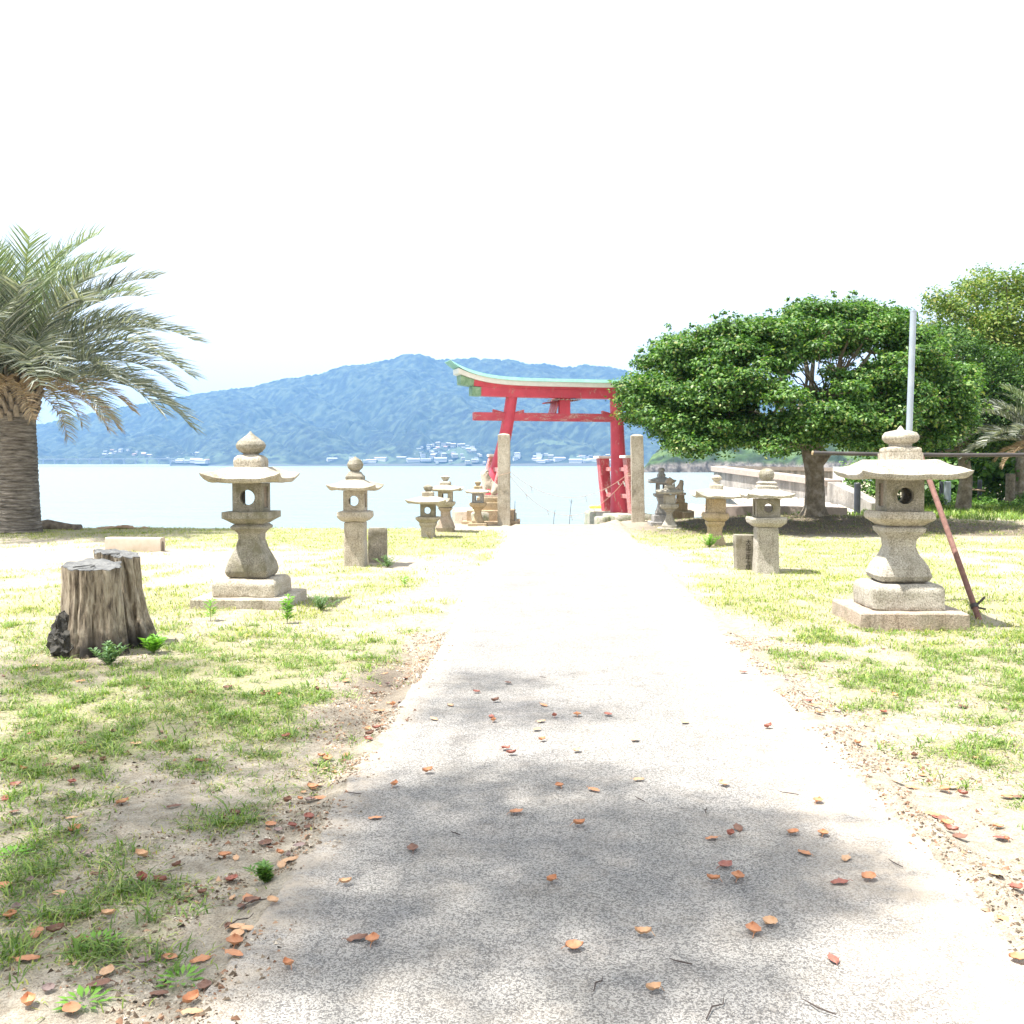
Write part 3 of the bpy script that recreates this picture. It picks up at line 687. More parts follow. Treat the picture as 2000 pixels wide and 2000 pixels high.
def roof_bm(h, ztop, htop, zed, lift, th, amp, seed, asym=(0, 0, 0, 0), hole=.3):
    lift *= .68; th *= .82; zed -= .008
    bm = bmesh.new(); N = 80; rows = []
    def sect(s, zf, dz=0):
        row = []
        for k in range(N):
            x, y = ring(1, 1, 0, N)[k] if False else RG[k]
            cf = min(abs(x), abs(y)) ** 4.2; ci = (0 if x < 0 else 1) + (0 if y < 0 else 2)
            z = zf + (lift + asym[ci]) * cf * max(0, (s - htop / h) / (1 - htop / h)) ** 1.6
            px, py = x * s * h, y * s * h
            k2 = 1 + .05 * cf * (s > .8); row.append(bm.verts.new(jitter((px * k2, py * k2, z), amp, 5, seed)))
        return row
    RG = ring(1, 1, 0, N)
    ss = [htop / h * q for q in (.2, .6, 1)]
    for s in ss: rows.append(sect(s, ztop))
    for k in range(1, 13):
        f = k / 12; s = htop / h + (1 - htop / h) * f
        rows.append(sect(s, zed + (ztop - zed) * ((1 - f) ** 1.25 * .85 + .15 * (1 - f ** 3))))
    rows.append(sect(.985, zed - th * .5)); rows.append(sect(.93, zed - th))
    for s in (.75, .5, .2): rows.append(sect(s, zed - th + .004))
    for a, c in zip(rows[:-1], rows[1:]):
        for k in range(N): bm.faces.new((a[k], a[(k + 1) % N], c[(k + 1) % N], c[k]))
    bm.faces.new(rows[0]); bm.faces.new(rows[-1]); return bm
def lantern(label, px, d, m, slabs=(), base=None, shaft=None, plat=None, lb=None, rf=None, uke=None, jewel=None, amp=.005, rz=0, dx=0, shaft_r=.03, tilt=0, bk=1.8):
    x = WX(px, d) + dx
    t = thing('stone_lantern', label, 'stone lantern', (x, d, 0), rz, 'stone lanterns lining the path'); t.rotation_euler = (0, tilt, rz)
    sd = int(px) % 97
    mm = m if isinstance(m, dict) else {}
    M = lambda k: mm.get(k, mm.get('*', m))
    for h, z0, z1, ox in slabs: bmobj('foundation_slab', loft([(z0, h), (z1 - .012, h), (z1, h - .01)], .015, 64, None, amp * 1.4, 4, sd, .04, off=(ox, 0)), M('slab'), t)
    if base: h, z0, z1, r = base; bmobj('base_block', loft([(z0, h - .01), (z0 + .015, h), (z1 - r, h), (z1 - r * .4, h - r * .35), (z1, h - r)], .035, 64, None, amp * 2, 5, sd + 1, .03), M('base'), t)
    bmobj('shaft', loft(shaft, shaft_r, 56, None, amp * 1.2, 5, sd + 2, .025), M('shaft'), t)
    bmobj('platform', loft(plat, .02, 56, None, amp * 1.2, 5, sd + 3, .02), M('platform'), t)
    h, z0, z1, front, side = lb[:5]; th = .032
    z0 += .001; z1 -= .001
    bm = bmesh.new(); cz = (z0 + z1) / 2; hh = (z1 - z0) / 2
    for s in (-1, 1): plate(bm, 0, s * (h - th), cz, h, hh, None if (front is None or front[0] == 'relief') else ((front[0], min(h * .86, front[1] * bk), front[2]) if s > 0 and front[0] == 'c' else front), th, 'y')
    for s in (-1, 1): plate(bm, s * (h - th) * 1.0, 0, cz, h - 2 * th - .001, hh, side, th, 'x')
    if front and front[0] == 'c': torus(bm, (0, -h + .001, cz + front[2]), front[1] + .022, .006)
    if front and front[0] == 'relief':
        torus(bm, (0, -h + .001, cz), .055, .007); torus(bm, (0, -h + .001, cz), .022, .006)
    bmobj('light_box', bm, M('box'), t, ang=30)
    if side and side[0] == 'r':
        for s in (-1, 1):
            bm = bmesh.new(); box(bm, (s * (h - .022), 0, cz), (.006, side[1] * .98, side[2] * .98)); bmobj('side_screen', bm, M_screen, t, smooth=False)
    bmobj('roof', roof_bm(*rf[:6], amp * (rf[7] if len(rf) > 7 else 1.3), sd + 4, rf[6] if len(rf) > 6 and rf[6] else (0, 0, 0, 0)), M('roof'), t, ang=50)
    if uke: bmobj('finial_base', loft(uke[0], uke[1], 48, None, amp, 6, sd + 5, .02, lathe=uke[2] if len(uke) > 2 else False), M('uke'), t)
    if jewel: bmobj('finial', loft([(z, r) for r, z in jewel][::-1], .02, 36, None, amp * .9, 7, sd + 6, .015, lathe=True), M('jewel'), t, ang=60)
    return t
M_screen = stone('reddish_screen', (.22, .17, .13), (.28, .22, .16), .2, grain=.8)
LM = {'*': M_tan, 'shaft': M_bluegrey if False else M_olive, 'box': M_olive, 'platform': M_olive, 'jewel': M_olive, 'slab': M_tan, 'base': M_tan, 'roof': M_tan}
lantern('large stone lantern with onion-shaped finial behind the tree stumps on the left lawn', 491, 10.95, LM,
        slabs=[(.50, -.05, .10, -.02)], base=(.345, .10, .285, .045),
        shaft=[(.287, .19), (.31, .218), (.36, .236), (.45, .215), (.60, .148), (.70, .12), (.76, .125), (.80, .155), (.815, .185), (.84, .19), (.866, .16)],
        plat=[(.868, .16), (.875, .17), (.925, .245), (.93, .256), (.998, .256), (1.0, .25)],
        lb=(.160, 1.0, 1.305, ('c', .081, 0), ('r', .08, .115)), rf=(.405, 1.475, .19, 1.365, .085, .06),
        uke=([(1.475, .152), (1.54, .156), (1.575, .145), (1.60, .12), (1.612, .08)], .03), jewel=[(.004, 1.865), (.02, 1.845), (.045, 1.82), (.095, 1.785), (.14, 1.75), (.16, 1.715), (.152, 1.68), (.12, 1.645), (.085, 1.622), (.08, 1.605)])
lantern('large stone lantern with flat bun finial and a rusty pole leaning behind it', 1757, 9.87, {'*': M_grey, 'box': M_olive, 'jewel': M_tan, 'uke': M_tan, 'slab': M_pink, 'shaft': M_grey, 'platform': M_tan, 'roof': M_grey},
        slabs=[(.49, -.05, .155, 0)], base=(.335, .157, .392, .05), dx=0, bk=1.0,
        shaft=[(.396, .19), (.42, .228), (.46, .245), (.55, .215), (.66, .148), (.73, .127), (.80, .135), (.85, .17), (.875, .192), (.91, .197), (.926, .16)],
        plat=[(.928, .17), (.94, .185), (.985, .25), (1.0, .26), (1.04, .257), (1.064, .24)],
        lb=(.172, 1.066, 1.365, ('c', .078, -.005), ('r', .07, .11)), rf=(.47, 1.548, .27, 1.42, .055, .058, (0, 0, 0, 0), 1.8),
        uke=([(1.548, .165), (1.612, .165), (1.614, .15), (1.63, .155), (1.655, .152), (1.668, .12)], .02), jewel=[(.005, 1.87), (.018, 1.855), (.035, 1.83), (.09, 1.82), (.145, 1.805), (.165, 1.775), (.165, 1.745), (.14, 1.715), (.105, 1.70), (.10, 1.665)])
lantern('slim stone lantern on a plain square post on the left lawn', 694, 15.15, {'*': M_tan, 'jewel': M_olive, 'uke': M_olive},
        shaft=[(-.1, .158), (.64, .15), (.658, .14)], plat=[(.66, .15), (.67, .18), (.71, .225), (.74, .238), (.80, .232), (.818, .19)], amp=.007,
        lb=(.154, .82, 1.115, ('c', .075, 0), ('r', .07, .1)), rf=(.35, 1.28, .13, 1.17, .075, .05),
        uke=([(1.28, .13), (1.33, .132), (1.37, .10), (1.40, .08)], .03), jewel=[(.004, 1.625), (.03, 1.605), (.09, 1.57), (.12, 1.51), (.11, 1.46), (.07, 1.42), (.06, 1.395)])
lantern('short half-buried lantern with a round hole left of the path', 836, 21.2, {'*': M_tan, 'jewel': M_olive, 'box': M_olive},
        shaft=[(-.15, .17), (0, .14), (.12, .135), (.2, .14), (.26, .17), (.30, .172)], plat=[(.302, .16), (.33, .19), (.38, .24), (.42, .236), (.425, .19)],
        lb=(.147, .427, .69, ('c', .07, 0), ('r', .07, .09)), rf=(.40, .85, .14, .75, .07, .055),
        uke=([(.85, .12), (.93, .122), (.945, .1)], .04), jewel=[(.02, 1.085), (.08, 1.07), (.105, 1.04), (.09, .99), (.06, .965), (.055, .945)])
lantern('lantern with a square window behind the half-buried one left of the path', 870, 22.8, {'*': M_tan, 'shaft': M_pink, 'jewel': M_grey},
        shaft=[(-.05, .2), (.05, .19), (.10, .205), (.2, .17), (.36, .105), (.46, .10), (.50, .135), (.54, .155), (.552, .12)], plat=[(.555, .14), (.60, .19), (.64, .212), (.68, .21)],
        lb=(.155, .682, .92, ('s', .062, .06), ('r', .06, .08)), rf=(.37, 1.05, .13, .965, .07, .05),
        uke=([(1.05, .122), (1.11, .124), (1.14, .09)], .04), jewel=[(.02, 1.262), (.06, 1.25), (.105, 1.235), (.08, 1.18), (.05, 1.15), (.05, 1.135)])
lantern('smallest lantern with a square window right before the left gate post', 933.4, 25.15, {'*': M_warm, 'box': M_bluegrey, 'roof': M_tan},
        slabs=[(.23, -.05, .075, 0)], shaft=[(.077, .14), (.12, .145), (.25, .09), (.33, .078), (.40, .09), (.44, .135), (.455, .13)], plat=[(.457, .15), (.50, .19), (.53, .205), (.57, .2)],
        lb=(.138, .572, .79, ('s', .058, .058), ('r', .05, .07)), rf=(.28, .915, .11, .84, .05, .04),
        uke=([(.915, .1), (.965, .102), (.985, .08)], .03), jewel=[(.02, 1.10), (.07, 1.09), (.085, 1.07), (.06, 1.02), (.045, 1.0), (.045, .98)])
lantern('slim lantern on a square post beside the inscribed marker', 1497, 14.4, {'*': M_grey, 'jewel': M_olive, 'box': M_olive},
        shaft=[(-.1, .17), (.3, .152), (.60, .15), (.638, .14)], plat=[(.64, .16), (.66, .19), (.70, .238), (.75, .246), (.775, .235)], amp=.007,
        lb=(.16, .777, 1.03, ('c', .062, 0), ('r', .05, .1)), rf=(.31, 1.165, .15, 1.085, .06, .05, (.0, .0, .0, .0), 3.0),
        uke=([(1.16, .14), (1.20, .142), (1.225, .12), (1.25, .13), (1.275, .10)], .04), jewel=[(.004, 1.455), (.05, 1.445), (.09, 1.42), (.107, 1.375), (.10, 1.33), (.075, 1.29), (.07, 1.27)])
lantern('leaning warm-toned lantern with a cracked roof and a carved circle', 1396, 19.3, {'*': M_warm, 'jewel': M_tan, 'uke': M_tan, 'box': M_warm, 'roof': M_grey},
        shaft=[(-.1, .24), (0, .2), (.12, .16), (.25, .12), (.34, .13), (.40, .165), (.445, .165)], plat=[(.447, .155), (.47, .185), (.51, .225), (.57, .23), (.602, .215)], tilt=R(1.5),
        lb=(.165, .604, .87, ('relief',), ('r', .05, .09)), rf=(.42, 1.045, .14, .925, .09, .045, (.03, -.04, .02, -.03), 4.0),
        uke=([(1.03, .115), (1.12, .118), (1.15, .07), (1.19, .06)], .03), jewel=[(.02, 1.315), (.07, 1.30), (.1, 1.265), (.085, 1.225), (.055, 1.20), (.05, 1.18)])
lantern('small pale lantern with a waisted shaft in front of the dark grey one', 1308, 23.3, {'*': M_grey, 'jewel': M_pink}, rz=R(-8),
        slabs=[(.27, -.05, .085, 0)], shaft=[(.087, .17), (.13, .172), (.24, .11), (.36, .068), (.43, .075), (.47, .12), (.49, .12)], plat=[(.492, .13), (.53, .19), (.57, .21), (.615, .2)],
        lb=(.133, .617, .83, None, ('r', .05, .07)), rf=(.30, .97, .11, .89, .065, .04),
        uke=([(.97, .115), (1.03, .116), (1.045, .10)], .02), jewel=[(.004, 1.225), (.03, 1.21), (.085, 1.165), (.105, 1.13), (.085, 1.09), (.06, 1.06), (.06, 1.04)])
lantern('dark grey lantern on two stepped blocks beside the right granite post', 1291.5, 24.2, {'*': M_bluegrey}, rz=R(4),
        slabs=[(.28, -.05, .17, 0), (.2, .17, .33, 0)], shaft=[(.332, .13), (.37, .14), (.5, .095), (.62, .07), (.70, .10), (.74, .11)], plat=[(.742, .12), (.77, .16), (.80, .175), (.83, .17)],
        lb=(.115, .832, 1.08, ('s', .05, .08), ('r', .05, .08)), rf=(.29, 1.21, .1, 1.11, .07, .04),
        uke=([(1.21, .09), (1.27, .095), (1.32, .06), (1.34, .05)], .04), jewel=[(.01, 1.435), (.05, 1.425), (.085, 1.385), (.075, 1.35), (.05, 1.335)])

# inscribed marker, slab beside the slim lantern, channel block
mk = bmesh.new(); loft([(-.15, .12, .12), (.47, .155, .12), (.50, .15, .115)], .008, 48, mk, .005, 5, 3, .04)
for v in mk.verts: v.co.x -= .02 * (v.co.z)
mo = bmobj('stone_marker', mk, M_olive, None, (WX(1456, 14.75), 14.75, 0), (0, R(1), 0)); tag(mo, 'short square stone marker with carved writing beside the post lantern', 'stone marker')
M_groove_shade = simple('painted_groove_shade', (.025, .02, .014), .9)  # dark colour paints in the shade of carved strokes; letters lie on the face
def text(s, size, parent, loc, rot, m, name='inscription'):
    cu = bpy.data.curves.new('t', 'FONT'); cu.body = s; cu.size = size; cu.align_x = 'CENTER'; cu.space_line = .92; cu.extrude = .001; cu.offset = size * .008
    o = bpy.data.objects.new('t', cu); C.objects.link(o); dg = bpy.context.evaluated_depsgraph_get(); dg.update()
    me_ = bpy.data.meshes.new_from_object(o.evaluated_get(dg)); C.objects.unlink(o); bpy.data.objects.remove(o)
    return link(name, me_, m, parent, loc, rot)
text('大\n正\n三\n年\n十\n月', .078, mo, (.02, -.131, .375), (R(90), 0, 0), M_groove_shade)
text('八\n日\n\n之', .06, mo, (-.160, .02, .37), (R(90), R(-3), R(-90)), M_groove_shade)
bm = bmesh.new(); loft([(-.1, .145, .06), (.50, .145, .06), (.53, .13, .045)], .01, 44, bm, .005, 5, 8, .05)
o = bmobj('stone_slab', bm, M_olive, None, (WX(737, 15.7), 15.7, 0), (0, 0, R(6))); tag(o, 'upright mossy stone slab standing behind the left post lantern', 'stone slab')
bm = bmesh.new(); outl = [(-.1, 0), (-.1, .20), (-.092, .228), (-.07, .24), (.07, .24), (.092, .228), (.1, .20), (.1, 0), (.055, 0), (.055, .12), (.035, .165), (0, .18), (-.035, .165), (-.055, .12), (-.055, 0)]
L_ = .5; a = [bm.verts.new((-L_, y, z)) for y, z in outl]; c = [bm.verts.new((L_, y, z)) for y, z in outl]
for k in range(len(outl)): j = (k + 1) % len(outl); bm.faces.new((a[k], a[j], c[j], c[k]))
for row in (a, c):
    for q in range(7): 
        i, j = q, 14 - q
        bm.faces.new((row[i], row[i + 1], row[j - 1], row[j]) if i + 1 != j - 1 else (row[i], row[i + 1], row[j]))
o = bmobj('gutter_block', bm, simple('pinkish_concrete', (.52, .44, .36), .85, (.44, .36, .28), 6), None, (WX(262, 17.5), 17.5, .0), (0, 0, R(-3))); tag(o, 'U-shaped concrete gutter block lying upside down behind the stumps', 'gutter block')

# ------------------------------------------------------------------ guardian lion statues on pedestals
def lion(px, d, zb, s, face, label):
    t = thing('guardian_lion', label, 'statue', (WX(px, d), d, zb), face, 'guardian lions by the gate')
    me_ = bpy.data.meshes.new('body'); o = bpy.data.objects.new('body', me_)
    J = {'pel': (-.20, 0, .20, .17), 'mid': (-.04, 0, .34, .16), 'chest': (.12, 0, .44, .17), 'neck': (.16, 0, .60, .15), 'head': (.19, 0, .74, .17), 'muz': (.33, 0, .70, .10),
         'fl': (.20, .11, .26, .065), 'fl2': (.21, .12, .06, .06), 'fl3': (.29, .12, .03, .06), 'fr': (.20, -.11, .26, .065), 'fr2': (.21, -.12, .06, .06), 'fr3': (.29, -.12, .03, .06),
         'hl': (-.14, .16, .16, .11), 'hl2': (-.02, .19, .05, .07), 'hr': (-.14, -.16, .16, .11), 'hr2': (-.02, -.19, .05, .07), 't1': (-.34, 0, .32, .07), 't2': (-.38, 0, .50, .10), 't3': (-.33, 0, .66, .05),
         'el': (.14, .12, .88, .04), 'er': (.14, -.12, .88, .04)}
    E = [('pel', 'mid'), ('mid', 'chest'), ('chest', 'neck'), ('neck', 'head'), ('head', 'muz'), ('chest', 'fl'), ('fl', 'fl2'), ('fl2', 'fl3'), ('chest', 'fr'), ('fr', 'fr2'), ('fr2', 'fr3'), ('pel', 'hl'), ('hl', 'hl2'), ('pel', 'hr'), ('hr', 'hr2'), ('pel', 't1'), ('t1', 't2'), ('t2', 't3'), ('head', 'el'), ('head', 'er')]
    ks = list(J); me_.from_pydata([[c_ * s for c_ in J[k][:3]] for k in ks], [(ks.index(a), ks.index(c)) for a, c in E], [])
    C.objects.link(o); sk_ = o.modifiers.new('skin', 'SKIN')
    for k, v in zip(ks, me_.skin_vertices[0].data): v.radius = (J[k][3] * s, J[k][3] * s); v.use_root = (k == 'pel')
    o.modifiers.new('sub', 'SUBSURF').levels = 2; o.modifiers['sub'].render_levels = 2
    dg = bpy.context.evaluated_depsgraph_get(); dg.update(); m2 = bpy.data.meshes.new_from_object(o.evaluated_get(dg)); C.objects.unlink(o); bpy.data.objects.remove(o)
    for v in m2.vertices:
        q = v.co / s; k = .0 if q.z < .55 else .035 * s * math.sin(q.z * 42) * math.sin(math.atan2(q.y, q.x - .15) * 7)
        v.co += v.normal * k
    m2.polygons.foreach_set('use_smooth', [True] * len(m2.polygons)); link('body', m2, M_pale, t)
    bm = bmesh.new(); box(bm, (0, 0, -.02), (.42 * s, .28 * s, .02 + .03 * s), None, .01); bmobj('plinth', bm, M_pale, t)
    return t
M_pale = stone('pale_carved_stone', (.55, .47, .38), (.6, .53, .45), .15)
def tiers(label, px, d, tl_, m, rz=0):
    t = thing('statue_pedestal', label, 'pedestal', (WX(px, d), d, 0), rz, 'statue pedestals by the gate')
    for i, (h, z0, z1, hy, mm) in enumerate(tl_): bmobj('stone_tier', loft([(z0, h, hy), ((z0 + z1) / 2, h * (1.0), hy), (z1 - .01, h, hy), (z1, h - .012, hy - .012)], .02, 48, None, .008, 4, i, .06), mm or m, t)
M_wd = stone('stained_warm_stone', (.5, .38, .25), (.42, .32, .22), .2, (.12, .09, .07), pits=.8)
tiers('stepped stone pedestal beneath the lion next to the left gate post', 960, 26.15, [(.72, -.3, .09, .6, M_wd), (.60, .092, .36, .5, M_wd), (.40, .362, .55, .36, M_warm), (.36, .552, .67, .3, M_warm)], M_warm)
lion(958, 26.1, .71, .74, R(185), 'pale carved guardian lion just left of the left granite post')
bm = bmesh.new(); loft([(-.6, .22, .3), (.30, .2, .28), (.33, .17, .25)], .05, 40, bm, .015, 4, 2, .07)
o = bmobj('stone_block', bm, M_pale, None, (WX(903, 26.3), 26.3, 0)); tag(o, 'white rough stone block at the water edge left of the lion pedestal', 'stone block')
tiers('stepped orange stone pedestal right of the pair of small lanterns', 1329, 27.8, [(.27 * 1.2, -.2, .27, .4, None), (.18, .272, .48, .2, None), (.11, .482, .60, .14, None), (.10, .602, .72, .12, None)], M_warm)
bmo = tiers('low orange stone block under the right-hand lion pedestal', 1342, 27.3, [(.12, -.1, .25, .3, None)], M_warm)
lion(1326, 27.8, .74, .40, R(-30), 'small pale guardian lion half hidden behind the lanterns right of the gate')
M_bamboo = simple('tan_bamboo', (.5, .38, .22), .6, (.42, .3, .16), 10)
for k, (x0, x1, y) in enumerate(((1318, 1343, 1018), (1341, 1363, 1018.5))):
    a = P(x0, y, 26.6); c = P(x1, y + .5, 26.5); bm = bmesh.new(); n = (c - a).length
    tube(bm, [Vector((0, 0, 0)), (c - a) * .5, c - a], [.05, .052, .05], 12)
    bm.faces.ensure_lookup_table()
    res = bmesh.ops.inset_individual(bm, faces=[f for f in bm.faces if len(f.verts) > 5], thickness=.012)
    bmesh.ops.translate(bm, verts=list({v for f in bm.faces if len(f.verts) > 5 for v in f.verts}), vec=Vector((-.01, 0, 0)))
    o = bmobj('cut_log', bm, M_bamboo, None, a); tag(o, ('left' if k == 0 else 'right') + ' one of two short tan cut logs lying before the orange pedestal', 'log', 'short cut logs by the pedestal')
# ------------------------------------------------------------------ stumps, logs
m, t, b = mat('weathered_wood')
v = coord(t, 'Object', (1, 1, .2)); g1 = noi(t, 20, 8, .72, v); g2 = noi(t, 6, 5, .6, v)
col = ramp(t, g1.outputs[0], [(.34, (.05, .038, .028)), (.46, (.22, .18, .135)), (.6, (.42, .37, .30))])
col = mixc(t, .6, col, ramp(t, g2.outputs[0], [(.35, (.5, .46, .4)), (.6, (1.15, 1.1, 1))]), 'MULTIPLY')
rot_ = ramp(t, noi(t, 3.2, 6, .7).outputs[0], [(.44, (0, 0, 0)), (.55, (1, 1, 1))])
sz = t.nodes.new('ShaderNodeSeparateXYZ'); t.links.new(coord(t), sz.inputs[0])
hm = t.nodes.new('ShaderNodeMapRange'); hm.inputs[1].default_value = .32; hm.inputs[2].default_value = .05; t.links.new(sz.outputs[2], hm.inputs[0])
mm_ = t.nodes.new('ShaderNodeMath'); mm_.operation = 'MULTIPLY'; t.links.new(rot_, mm_.inputs[0]); t.links.new(hm.outputs[0], mm_.inputs[1])
col = mixc(t, mm_.outputs[0], col, (.018, .015, .012))
t.links.new(col, b.inputs['Base Color']); b.inputs['Roughness'].default_value = .85
bump(t, b, g1.outputs[0], 1.0, .02); M_wood = m
m, t, b = mat('sawn_end_grain')
n_ = noi(t, 16, 6, .7); wv = N_(t, 'ShaderNodeTexWave', wave_type='RINGS', rings_direction='Z'); wv.inputs['Scale'].default_value = 14; wv.inputs['Distortion'].default_value = 3
t.links.new(coord(t), wv.inputs['Vector'])
col = mixc(t, .10, ramp(t, n_.outputs[0], [(.35, (.07, .072, .075)), (.6, (.165, .165, .16))]), wv.outputs['Color'], 'OVERLAY')
t.links.new(col, b.inputs['Base Color']); b.inputs['Roughness'].default_value = .85; bump(t, b, n_.outputs[0], .6, .008); M_end = m
M_rotten = simple('charred_rot', (.012, .011, .010), .8, (.06, .055, .045), 20, 0, 1.0, .03, 25)
def stump(px, d, prof, tilt, label, lobes, step=None, rot=False, seed=1, rough=.6, grooves=((-1.7, .03, .05), (-1.15, .022, .04), (-.75, .03, .06), (-2.3, .02, .05), (-2.8, .03, .06), (-.3, .03, .05), (-1.42, .012, .03), (-2.02, .012, .03))):
    x = WX(px, d); th_ = thing('tree_stump', label, 'tree stump', (x, d, 0), 0, 'sawn tree stumps')
    bm = bmesh.new(); N = 96; rows = []; zt = prof[-1][0]
    for k in range(47):
        f = k / 46; z0 = prof[0][0] + (zt - prof[0][0]) * f; row = []
        rr = np.interp(z0, [p[0] for p in prof], [p[1] for p in prof]); ox = np.interp(z0, [p[0] for p in prof], [p[2] for p in prof])
        for i in range(N):
            a = 2 * math.pi * i / N
            r = rr * (1 + sum(am * math.cos(n * a + ph) * (1 + 1.2 * (1 - f) * (n > 3)) for n, am, ph in lobes)) + .012 * mn.noise((math.cos(a) * 4, math.sin(a) * 4, z0 * 2 + seed)) + .004 * mn.noise((a * 14, seed, z0 * 3)) - sum(dp * math.exp(-((((a - a0 - .25 * mn.noise((seed, z0 * 3, a0)) + math.pi) % (2 * math.pi)) - math.pi) / wd) ** 2) for a0, dp, wd in grooves) - rough * .02 * abs(mn.noise((a * 7, z0 * 5, seed)))
            top = z0
            if f > .9: top += (.018 * mn.noise((math.cos(a) * 2.5, math.sin(a) * 2.5, seed)) + .012 * mn.noise((a * 5, seed, 1))) * (f - .9) * 10
            if step: top = min(top, zt - step[2] if (math.cos(a - step[0]) > step[1]) else 9)
            z = top + f * (tilt[0] * r * math.cos(a) + tilt[1] * r * math.sin(a))
            row.append(bm.verts.new((ox + r * math.cos(a), r * math.sin(a), z)))
        rows.append(row)
    for a, c in zip(rows[:-1], rows[1:]):
        for i in range(N):
            try: bm.faces.new((a[i], a[(i + 1) % N], c[(i + 1) % N], c[i]))
            except ValueError: pass
    body = bmobj('trunk_section', bm, M_wood, th_, ang=60)
    bm = bmesh.new(); prev = None; cx = sum(v_.co.x for v_ in body.data.vertices[-N:]) / N; cy = sum(v_.co.y for v_ in body.data.vertices[-N:]) / N
    tv = [v_.co.copy() for v_ in body.data.vertices[-N:]]; zz = sum(p.z for p in tv) / N
    for s in (1.0, .97, .75, .5, .25):
        row = [bm.verts.new((cx + (p.x - cx) * s, cy + (p.y - cy) * s, (p.z + .003) if s > .98 else zz + .004 + tilt[0] * (p.x - cx) * s + tilt[1] * (p.y - cy) * s + .012 * mn.noise((p.x * s * 14, p.y * s * 14, s)))) for p in tv]
        if prev:
            for i in range(N): bm.faces.new((prev[i], prev[(i + 1) % N], row[(i + 1) % N], row[i]))
        prev = row
    bm.faces.new(prev); bmobj('sawn_top', bm, M_end, th_)
    for ck in range(3):                           # drying cracks
        bm = bmesh.new(); a = (-1.9, -1.2, 2.5)[ck]; tube(bm, [(cx, cy, zz + .004), (cx + .5 * rr * math.cos(a + .2), cy + .5 * rr * math.sin(a + .2), zz + .006), (cx + .93 * rr * math.cos(a), cy + .93 * rr * math.sin(a), zz + .004)], [.001, .004, .005], 5); bmobj('crack', bm, M_rotten, th_)
    if rot:
        bm = bmesh.new(); 
        for q in range(16):
            a = math.pi + random.uniform(-.3, 1.35); z = random.uniform(.0, .34) * (1 if random.random() < .5 else .5); r = np.interp(z, [p[0] for p in prof], [p[1] for p in prof]) * .86
            g = bmesh.ops.create_icosphere(bm, subdivisions=3, radius=random.uniform(.06, .11) * (1.25 - z))['verts']
            for v_ in g:
                v_.co = Vector((v_.co.x * .8, v_.co.y * .8, v_.co.z * 1.3)) + Vector((r * math.cos(a), r * math.sin(a), z)); v_.co = jitter(v_.co, .06, 14, q)
        bmobj('rotten_burl', bm, M_rotten, th_)
    return th_
stump(178, 8.02, [(-.05, .275, 0), (.05, .262, 0), (.25, .235, 0), (.5, .218, .0), (.695, .222, -.0)], (-.05, .12), 'front weathered tree stump, larger, with blackened rot at its left foot', [(2, .05, .4), (3, .04, 1), (5, .03, 2), (9, .018, 0)], None, True)
stump(232, 8.42, [(-.05, .27, .06), (.05, .24, .05), (.25, .19, .03), (.5, .165, .0), (.755, .175, -.02)], (-.13, .05), 'rear weathered tree stump leaning behind the larger one', [(2, .10, .2), (3, .06, 2), (6, .03, 1), (11, .015, 0)], None, False, 4)
M_bark = simple('grey_brown_bark', (.10, .08, .06), .9, (.26, .22, .18), 9, 0, .9, .03, 14)
M_drift = simple('driftwood', (.30, .20, .14), .9, (.46, .34, .24), 9, 0, .6, .01, 30, (1, .3, 1))
def logm(pts, rad, label, mt, nm='log', cat='log', grp=None):
    org = Vector(pts[0]); bm = bmesh.new(); tube(bm, [Vector(p) - org for p in pts], rad, 14, True, .12)
    o = bmobj(nm, bm, mt, None, org, ang=60); return tag(o, label, cat, grp)
dd = 23.4
logm([P(70, 1029, dd), P(95, 1026, dd), P(120, 1030, dd), P(140, 1032, dd), P(158, 1032, dd)], [.13, .14, .12, .105, .10], 'thick fallen log lying beside the palm trunk', M_bark)
for i, (x0, y0, x1, y1, r) in enumerate(((190, 1037, 245, 1035, .045), (215, 1035, 260, 1031, .03), (228, 1032, 270, 1036, .035), (238, 1030, 262, 1034, .025), (272, 1038, 290, 1035, .05), (200, 1034, 232, 1037, .025))):
    a, c = P(x0, y0 - 3, 23.7), P(x1, y1 - 3, 23.8); mid = a.lerp(c, .5) + Vector((0, 0, .02))
    logm([a, mid, c], [r, r * 1.1, r * .6], 'brown driftwood branch in the small pile at the lawn edge left of the big lantern', M_drift, 'driftwood', 'driftwood', 'driftwood pile at the water edge')

# ------------------------------------------------------------------ metal pole, bamboo rail, leaning strut, bollards
M_galv = simple('galvanised_steel', (.33, .38, .44), .45, (.42, .47, .52), 5, .3, .1)
M_darkpost = simple('dark_painted_steel', (.03, .035, .045), .5, (.05, .055, .07), 5)
M_rust = simple('red_brown_rusty_pipe', (.16, .08, .065), .85, (.25, .135, .11), 25, 0, .5, .004, 70)
M_darkbam = simple('dark_stained_bamboo', (.030, .026, .026), .5, (.07, .06, .055), 4)
a = P(1771, 1010, 11.3); a.z = 0; c = P(1784, 609, 11.3); k0 = P(1771, 975, 11.3); a = k0 + (k0 - c) * (k0.z / (c.z - k0.z))
bm = bmesh.new(); mid = (c - a) * .32
tube(bm, [Vector((0, 0, -.1)), mid, (c - a)], .033, 16); tube(bm, [(c - a), (c - a) + Vector((0, 0, .012))], .035, 16)
tube(bm, [mid * .99, mid * 1.02], .038, 16)
o = bmobj('steel_pole', bm, M_galv, None, a); tag(o, 'tall grey steel pole rising behind the right large lantern', 'pole'); polebase = a
